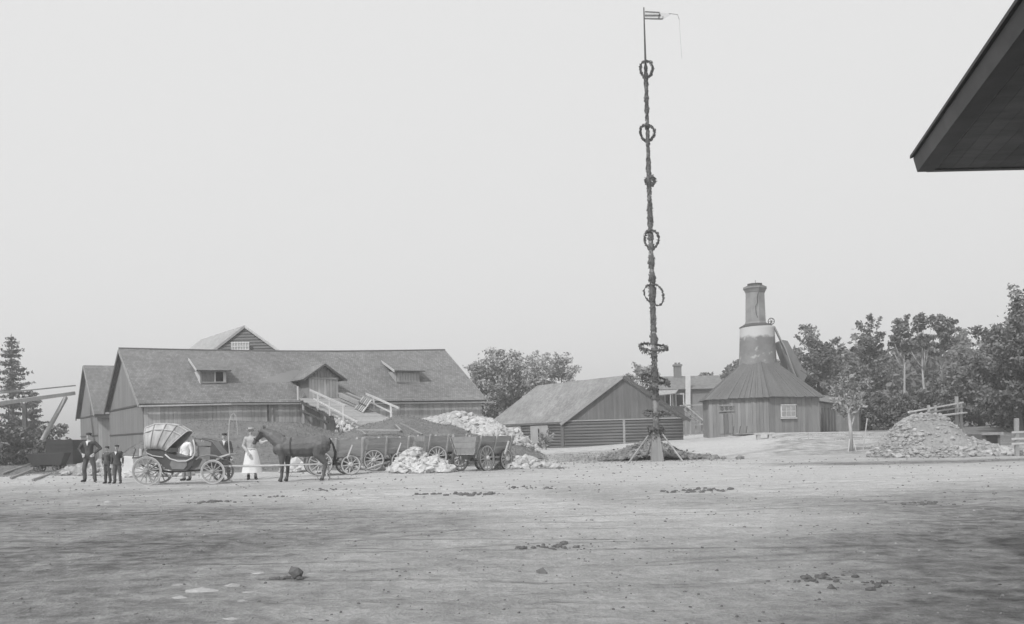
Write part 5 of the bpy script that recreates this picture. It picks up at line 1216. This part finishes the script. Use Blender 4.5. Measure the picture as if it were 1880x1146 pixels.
part('flag_streamer', MB().tube([fpt(1247, 36), fpt(1249, 70), fpt(1252, 108)], .007, 5), 'cloth_grey', fo)
# sod thrown up round the foot
P = [];S = []
for i in range(1500):
    x = random.gauss(0, 1); y = random.uniform(0, 4.5); p = Vector((mp0.x+.1+x*1.05, mp0.y+1.0+y, 0)); P.append((p.x, p.y, terrain(p.x, p.y)+.04+.80*math.exp(-(x*x)*.5)*math.exp(-((y-2)/1.9)**2)*random.uniform(.55, 1))); S.append(.05+.22*random.random()**2)
sod = thing('sod_heap', 'heap of dark sods thrown up around the foot of the maypole', 'sod heap', (mp0.x, mp0.y+2.5, mp0.z))
o = part('sods', rocks_mb(P, S), 'sod', sod); o['kind'] = 'stuff'
Pl = np.array(P)[rng.integers(0, len(P), 3200)] + rng.normal(size=(3200, 3))*np.array([.12, .12, .05]) + np.array([0, 0, .06])
o = link(bpy.data.objects.new('brush', leaf_mesh(Pl-np.array((mp0.x, mp0.y+2.5, mp0.z)), .07, 'grass', name='brush', droop=-.3)), sod); o['kind'] = 'stuff'
cm = MB(); n = 24
for j in range(9):
    for i in range(n):
        a_ = 2*math.pi*i/n; r_ = 1.9*j/8; x, y = mp0.x+.1+r_*math.cos(a_)*1.05, mp0.y+3.0+r_*math.sin(a_)*1.1; cm.v.append((x, y, terrain(x, y)-.05+.72*math.cos(min(1, j/8)*1.57)**1.2))
for j in range(8):
    for i in range(n): i2 = (i+1) % n; cm.f.append((j*n+i, (j+1)*n+i, (j+1)*n+i2, j*n+i2))
part('soil_mound', cm, 'sod', sod, smooth=True)
# ------------------------------------------------------------------ gangway behind the gravel heap, pale fence
gw = thing('gangway', 'sloping timber gangway with railings behind the gravel heap', 'gangway', spot(1740, 46))
GY = 46
part('rail', MB().beam(at(1668, 757, 42), at(1768, 739, GY), .06, .07), 'pale_timber', gw)
part('deck', MB().beam(at(1690, 768, 42), at(1768, 758, GY), .45, .06), 'pale_timber', gw)
part('rail', MB().beam(at(1700, 758, 42.6), at(1768, 748, GY), .06, .07), 'grey_timber', gw)
for px_, y0_, Y_ in ((1705, 744, 43.2), (1717, 744, 43.8), (1756, 728, 45.5), (1764, 738, 45.9)):
    p = at(px_, y0_, Y_); part('post', MB().beam(V2(p, terrain(p.x, p.y)-.1), p, .10 if px_ != 1756 else .15, .10), 'grey_timber', gw)
sh2 = thing('root_cellar', 'low dark timber doorway beside the gravel heap', 'shed', spot(1818, 48))
q0, q1 = spot(1802, 47), spot(1834, 47); ztp = zat(1818, 797, 47)
part('wall', MB().hexa([V2(q0, q0.z-.2), V2(q1, q1.z-.2), V2(q1, q1.z-.2)+Vector((0, 2, 0)), V2(q0, q0.z-.2)+Vector((0, 2, 0))], [V2(q0, ztp), V2(q1, ztp), V2(q1, ztp)+Vector((0, 2, 0)), V2(q0, ztp)+Vector((0, 2, 0))]), 'dark_board', sh2)
part('door', MB().box(((q0.x+q1.x)/2, q0.y-.05, (q0.z+ztp)/2-.05), ((q1.x-q0.x)*.6, .06, (ztp-q0.z)*.85)), 'opening', sh2)
part('lintel', MB().beam(V2(q0, ztp)+Vector((-.1, -.08, .02)), V2(q1, ztp)+Vector((.1, -.08, .02)), .14, .14), 'grey_timber', sh2)
pf = thing('post_fence', 'pale post and rail fence beneath the spreading tree', 'fence', ground(1868, 838))
fy = ground(1868, 838).y
part('post', MB().beam(V2(at(1867, 838, fy), terrain(at(1867, 838, fy).x, fy)-.2), at(1866, 768, fy), .14, .13), 'grey_timber', pf)
for i, (yy) in enumerate((794, 806, 815)): part('rail', MB().beam(at(1858, yy, fy-.1), at(1985, yy-5, fy+.4), .05, .08), 'pale_timber', pf)
part('post', MB().beam(V2(at(1975, 838, fy+.3), terrain(at(1975, 838, fy+.3).x, fy+.3)-.2), at(1975, 775, fy+.3), .16, .14), 'pale_timber', pf)

# small things beside the kiln
bn = thing('low_bench', 'low pale stone bench in front of the kiln shed', 'bench', ground(1403, 806))
p = ground(1403, 806); part('seat', MB().box(p+Vector((0, 0, .36)), (1.3, .45, .14)), 'limestone', bn); part('support', MB().box(p+Vector((-.4, 0, .13)), (.22, .38, .36)), 'limestone', bn); part('support', MB().box(p+Vector((.4, 0, .13)), (.22, .38, .36)), 'limestone', bn)
tp = thing('timber_pile', 'small pile of dark timber against the kiln shed wall', 'timber', ground(1360, 800))
p = ground(1362, 801)
for i in range(8): part('plank', MB().beam(p+Vector((-1.0+.1*i, random.uniform(-.3, .3), .06+.05*(i//2))), p+Vector((.7+.12*i, random.uniform(-.3, .3), .06+.06*(i//2))), .14, .06), 'dark_board' if i % 2 else 'grey_timber', tp)
for i in range(3): part('plank', MB().beam(p+Vector((-.6+.5*i, .3, .1)), p+Vector((-.5+.5*i, .35, .75)), .06, .06), 'trim_dark', tp)
# white block by the boys
p = ground(238, 874); p.y = max(p.y, ground(238, 888).y+1.2)
single('stone_block', MB().hexa([p+Vector((-.3, -.25, -.05)), p+Vector((.3, -.25, -.05)), p+Vector((.32, .25, -.05)), p+Vector((-.3, .25, -.05))], [p+Vector((-.27, -.22, .80)), p+Vector((.25, -.23, .76)), p+Vector((.27, .22, .78)), p+Vector((-.25, .24, .82))]), 'white_wash', 'squared white stone block between the boys and the carriage wheel', 'stone block')
# ------------------------------------------------------------------ yard litter
def clump(px, py, n, spread, size, m, name, label, cat, flat=.85):
    c_ = ground(px, py); t = thing(name, label, cat, c_); 
    for i in range(int(n*2.4)):
        x, y = c_.x+random.gauss(0, spread*1.15), c_.y+random.gauss(0, spread*.8); s = size*(.16+.62*random.random()**2.2)
        inst('clod', rock_me(random.randrange(8), m), t, Matrix.Translation(Vector((x-c_.x, y-c_.y, terrain(x, y)-c_.z+s*.12))) @ Matrix.Rotation(random.uniform(0, 6), 4, 'Z') @ Matrix.Diagonal((s, s, s*flat, 1)))
for px_, py_, n_, sp, sz, lb2 in ((868, 908, 26, .26, .12, 'dark horse dung between the wagons and the foreground'), (1030, 1007, 22, .22, .075, 'dark dung scattered mid-yard'), (1510, 1066, 20, .18, .06, 'dark dung on the bare near ground'), (1285, 902, 22, .34, .11, 'dark clods lying before the maypole'), (975, 897, 16, .3, .1, 'few dark clods out from the stone scatter'), (600, 900, 14, .3, .09, 'dark clods in front of the horse'), (375, 923, 16, .22, .1, 'dark tuft of trampled sod below the carriage'), (1615, 1073, 8, .06, .05, 'small dark clod pair on near ground'), (785, 908, 8, .12, .09, 'little clod heap beside the large dung patch'), (520, 912, 10, .25, .08, 'dark clods below the woman'), (1700, 925, 12, .3, .09, 'dark clods on the darker ground')):
    clump(px_, py_, n_, sp, sz, 'clod', 'dung_patch', lb2, 'dung')
c_ = ground(535, 1064); st_ = thing('broken_clod', 'broken dark clod with one piece standing upright', 'clod', c_)
inst('clod', rock_me(2, 'clod'), st_, Matrix.Translation((.05, 0, .06)) @ Matrix.Rotation(.4, 4, 'Y') @ Matrix.Diagonal((.06, .05, .15, 1)))
for i in range(8): inst('clod', rock_me(i % 8, 'clod'), st_, Matrix.Translation((-.16+.035*i, random.uniform(-.05, .05), .008)) @ Matrix.Rotation(i, 4, 'Z') @ Matrix.Diagonal((.05, .04, .035, 1)))
c_ = ground(995, 1052); single('earth_clod', rocks_mb([tuple(c_-Vector((0, 0, .012))), tuple(c_+Vector((.05, .01, -.015)))][:1], [.085]), 'pebble_dark', 'single grey clod alone on the near ground', 'clod')
for px_, py_, s_, l_ in ((370, 1087, .20, 'largest flat pale stone of the near group'), (425, 1076, .15, 'thin flat pale stone near the broken clod'), (322, 1075, .14, 'flat pale stone beside the largest one'), (328, 1099, .11, 'small pale stone below the largest flat one'), (452, 1088, .10, 'small angular pale stone under the thin flat one'), (442, 1104, .09, 'little tilted pale stone'), (470, 1053, .12, 'pale stone touching the broken clod'), (575, 1054, .12, 'pale stone past the broken clod'), (425, 1138, .10, 'pale stone closest to the bare foreground edge'), (200, 922, .2, 'pale stone alone below the boys')):
    c_ = ground(px_, py_); o = link(bpy.data.objects.new('flat_stone', rock_me(random.randrange(8), 'flat_stone'))); o.location = c_+Vector((0, 0, -.012)); o.rotation_euler = (random.uniform(-.1, .1), random.uniform(-.1, .1), random.uniform(-.3, .3)); o.scale = (s_*.75, s_*.6, s_*.30); o['label'] = l_; o['category'] = 'stone'
for nm, m_, cnt, sz in (('yard_pebbles', 'pebble', 350, .009), ('yard_crumbs', 'pebble_dark', 1700, .0095)):
    P = []; S = []
    for i in range(cnt):
        y = 5+ 34*random.random()**1.5; x = random.uniform(-.66, .66)*y
        P.append((x, y, terrain(x, y)+.002)); S.append(sz*random.uniform(.5, 1.8)*(.6+y/14))
    o = link(bpy.data.objects.new(nm, mesh(nm, rocks_mb(P, S), m_))); o['kind'] = 'stuff'
def tufts():
    P = []
    def ok(x, y):
        xs = x*(1+(48-y)*.008); return lerp(HM, xs)*sm(37, 40, y) > .15
    i = 0
    while len(P) < 22000 and i < 80000:
        i += 1; x = random.uniform(-24, 2.5); y = random.uniform(36.5, 57)
        if ok(x, y): P.append((x, y, terrain(x, y)+.05))
    for i in range(2500):
        x = random.uniform(1.5, 10); y = random.uniform(38, 56)
        if noise.noise((x*.5, y*.5, 0)) > -.1: P.append((x, y, terrain(x, y)+.03))
    for i in range(2500):
        x = random.uniform(18, 34); y = random.uniform(44, 62)
        if noise.noise((x*.4, y*.4, 3)) > 0: P.append((x, y, terrain(x, y)+.03))
    for i in range(1800):
        x = random.uniform(-34, -21); y = random.uniform(38, 60); P.append((x, y, terrain(x, y)+.04))
    P = np.array(P); me = leaf_mesh(P, .035, 'grass', droop=-.9, name='bank_grass'); o = link(bpy.data.objects.new('bank_grass', me)); o['kind'] = 'stuff'
tufts()

# ------------------------------------------------------------------ house at our right hand: only its roof corner hangs into view
ey_ = 7.0; tipp = at(1694, 310, ey_); zS = tipp.z
nh = thing('near_house', 'dark overhanging roof corner of a house close by', 'house', (5.2, 3.0, 0))
dn = Vector((-.236, -.967, 0)).normalized()
def so(u, v): return Vector((tipp.x, tipp.y, 0))+dn*u+Vector((v, 0, 0))
NB = 16; LNg = 9.0
for i in range(26):
    v0, v1 = .12*i, .12*i+.118
    part('soffit_board', MB().hexa([V2(so(0, v0), zS), V2(so(LNg, v0), zS), V2(so(LNg, v1), zS), V2(so(0, v1), zS)], [V2(so(0, v0), zS+.03), V2(so(LNg, v0), zS+.03), V2(so(LNg, v1), zS+.03), V2(so(0, v1), zS+.03)]), 'soffit', nh)
for u0, u1, of in ((-.02, 3.1, 0), (3.12, LNg, .012)):
    part('fascia_board', MB().hexa([V2(so(u0, -.04+of), zS-.02), V2(so(u1, -.04+of), zS-.02), V2(so(u1, .09+of), zS-.02), V2(so(u0, .09+of), zS-.02)], [V2(so(u0, -.07+of), zS+.09), V2(so(u1, -.07+of), zS+.09), V2(so(u1, .09+of), zS+.09), V2(so(u0, .09+of), zS+.09)]), 'fascia', nh)
part('roof_edge', MB().hexa([V2(so(-.03, -.095), zS+.091), V2(so(LNg, -.095), zS+.091), V2(so(LNg, .3), zS+.22), V2(so(-.05, .3), zS+.22)], [V2(so(-.03, -.095), zS+.115), V2(so(LNg, -.095), zS+.115), V2(so(LNg, .3), zS+.28), V2(so(-.05, .3), zS+.28)]), 'trim_dark', nh)
part('end_fascia', MB().beam(V2(so(-.04, .05), zS+.05), V2(so(-.04, 3.1), zS+.05), .05, .12), 'soffit', nh)
part('roof', MB().hexa([V2(so(-.05, .3), zS+.32), V2(so(LNg, .3), zS+.32), V2(so(LNg, 6), zS+2.6), V2(so(-.05, 6), zS+2.6)], [V2(so(-.05, .3), zS+.42), V2(so(LNg, .3), zS+.42), V2(so(LNg, 6), zS+2.72), V2(so(-.05, 6), zS+2.72)]), 'shingle_far', nh)
part('wall', MB().hexa([V2(so(.4, 2.2), -.2), V2(so(LNg, 2.2), -.2), V2(so(LNg, 6), -.2), V2(so(.4, 6), -.2)], [V2(so(.4, 2.2), zS+.4), V2(so(LNg, 2.2), zS+.4), V2(so(LNg, 6), zS+.4), V2(so(.4, 6), zS+.4)]), 'dark_board', nh)

# ------------------------------------------------------------------ haze
if HAZE:
    hz_ = MB().box((0, 700, 13), (3200, 2700, 34)); ho = link(bpy.data.objects.new('haze', mesh('haze', hz_, None))); ho['kind'] = 'stuff'
    m = bpy.data.materials.new('haze'); m.use_nodes = True; N = m.node_tree.nodes; N.remove(N['Principled BSDF'])
    pv = N.new('ShaderNodeVolumePrincipled'); pv.inputs['Density'].default_value = HAZE; pv.inputs['Color'].default_value = (1, 1, 1, 1); pv.inputs['Anisotropy'].default_value = .2
    m.node_tree.links.new(pv.outputs[0], N['Material Output'].inputs['Volume']); ho.data.materials.append(m)
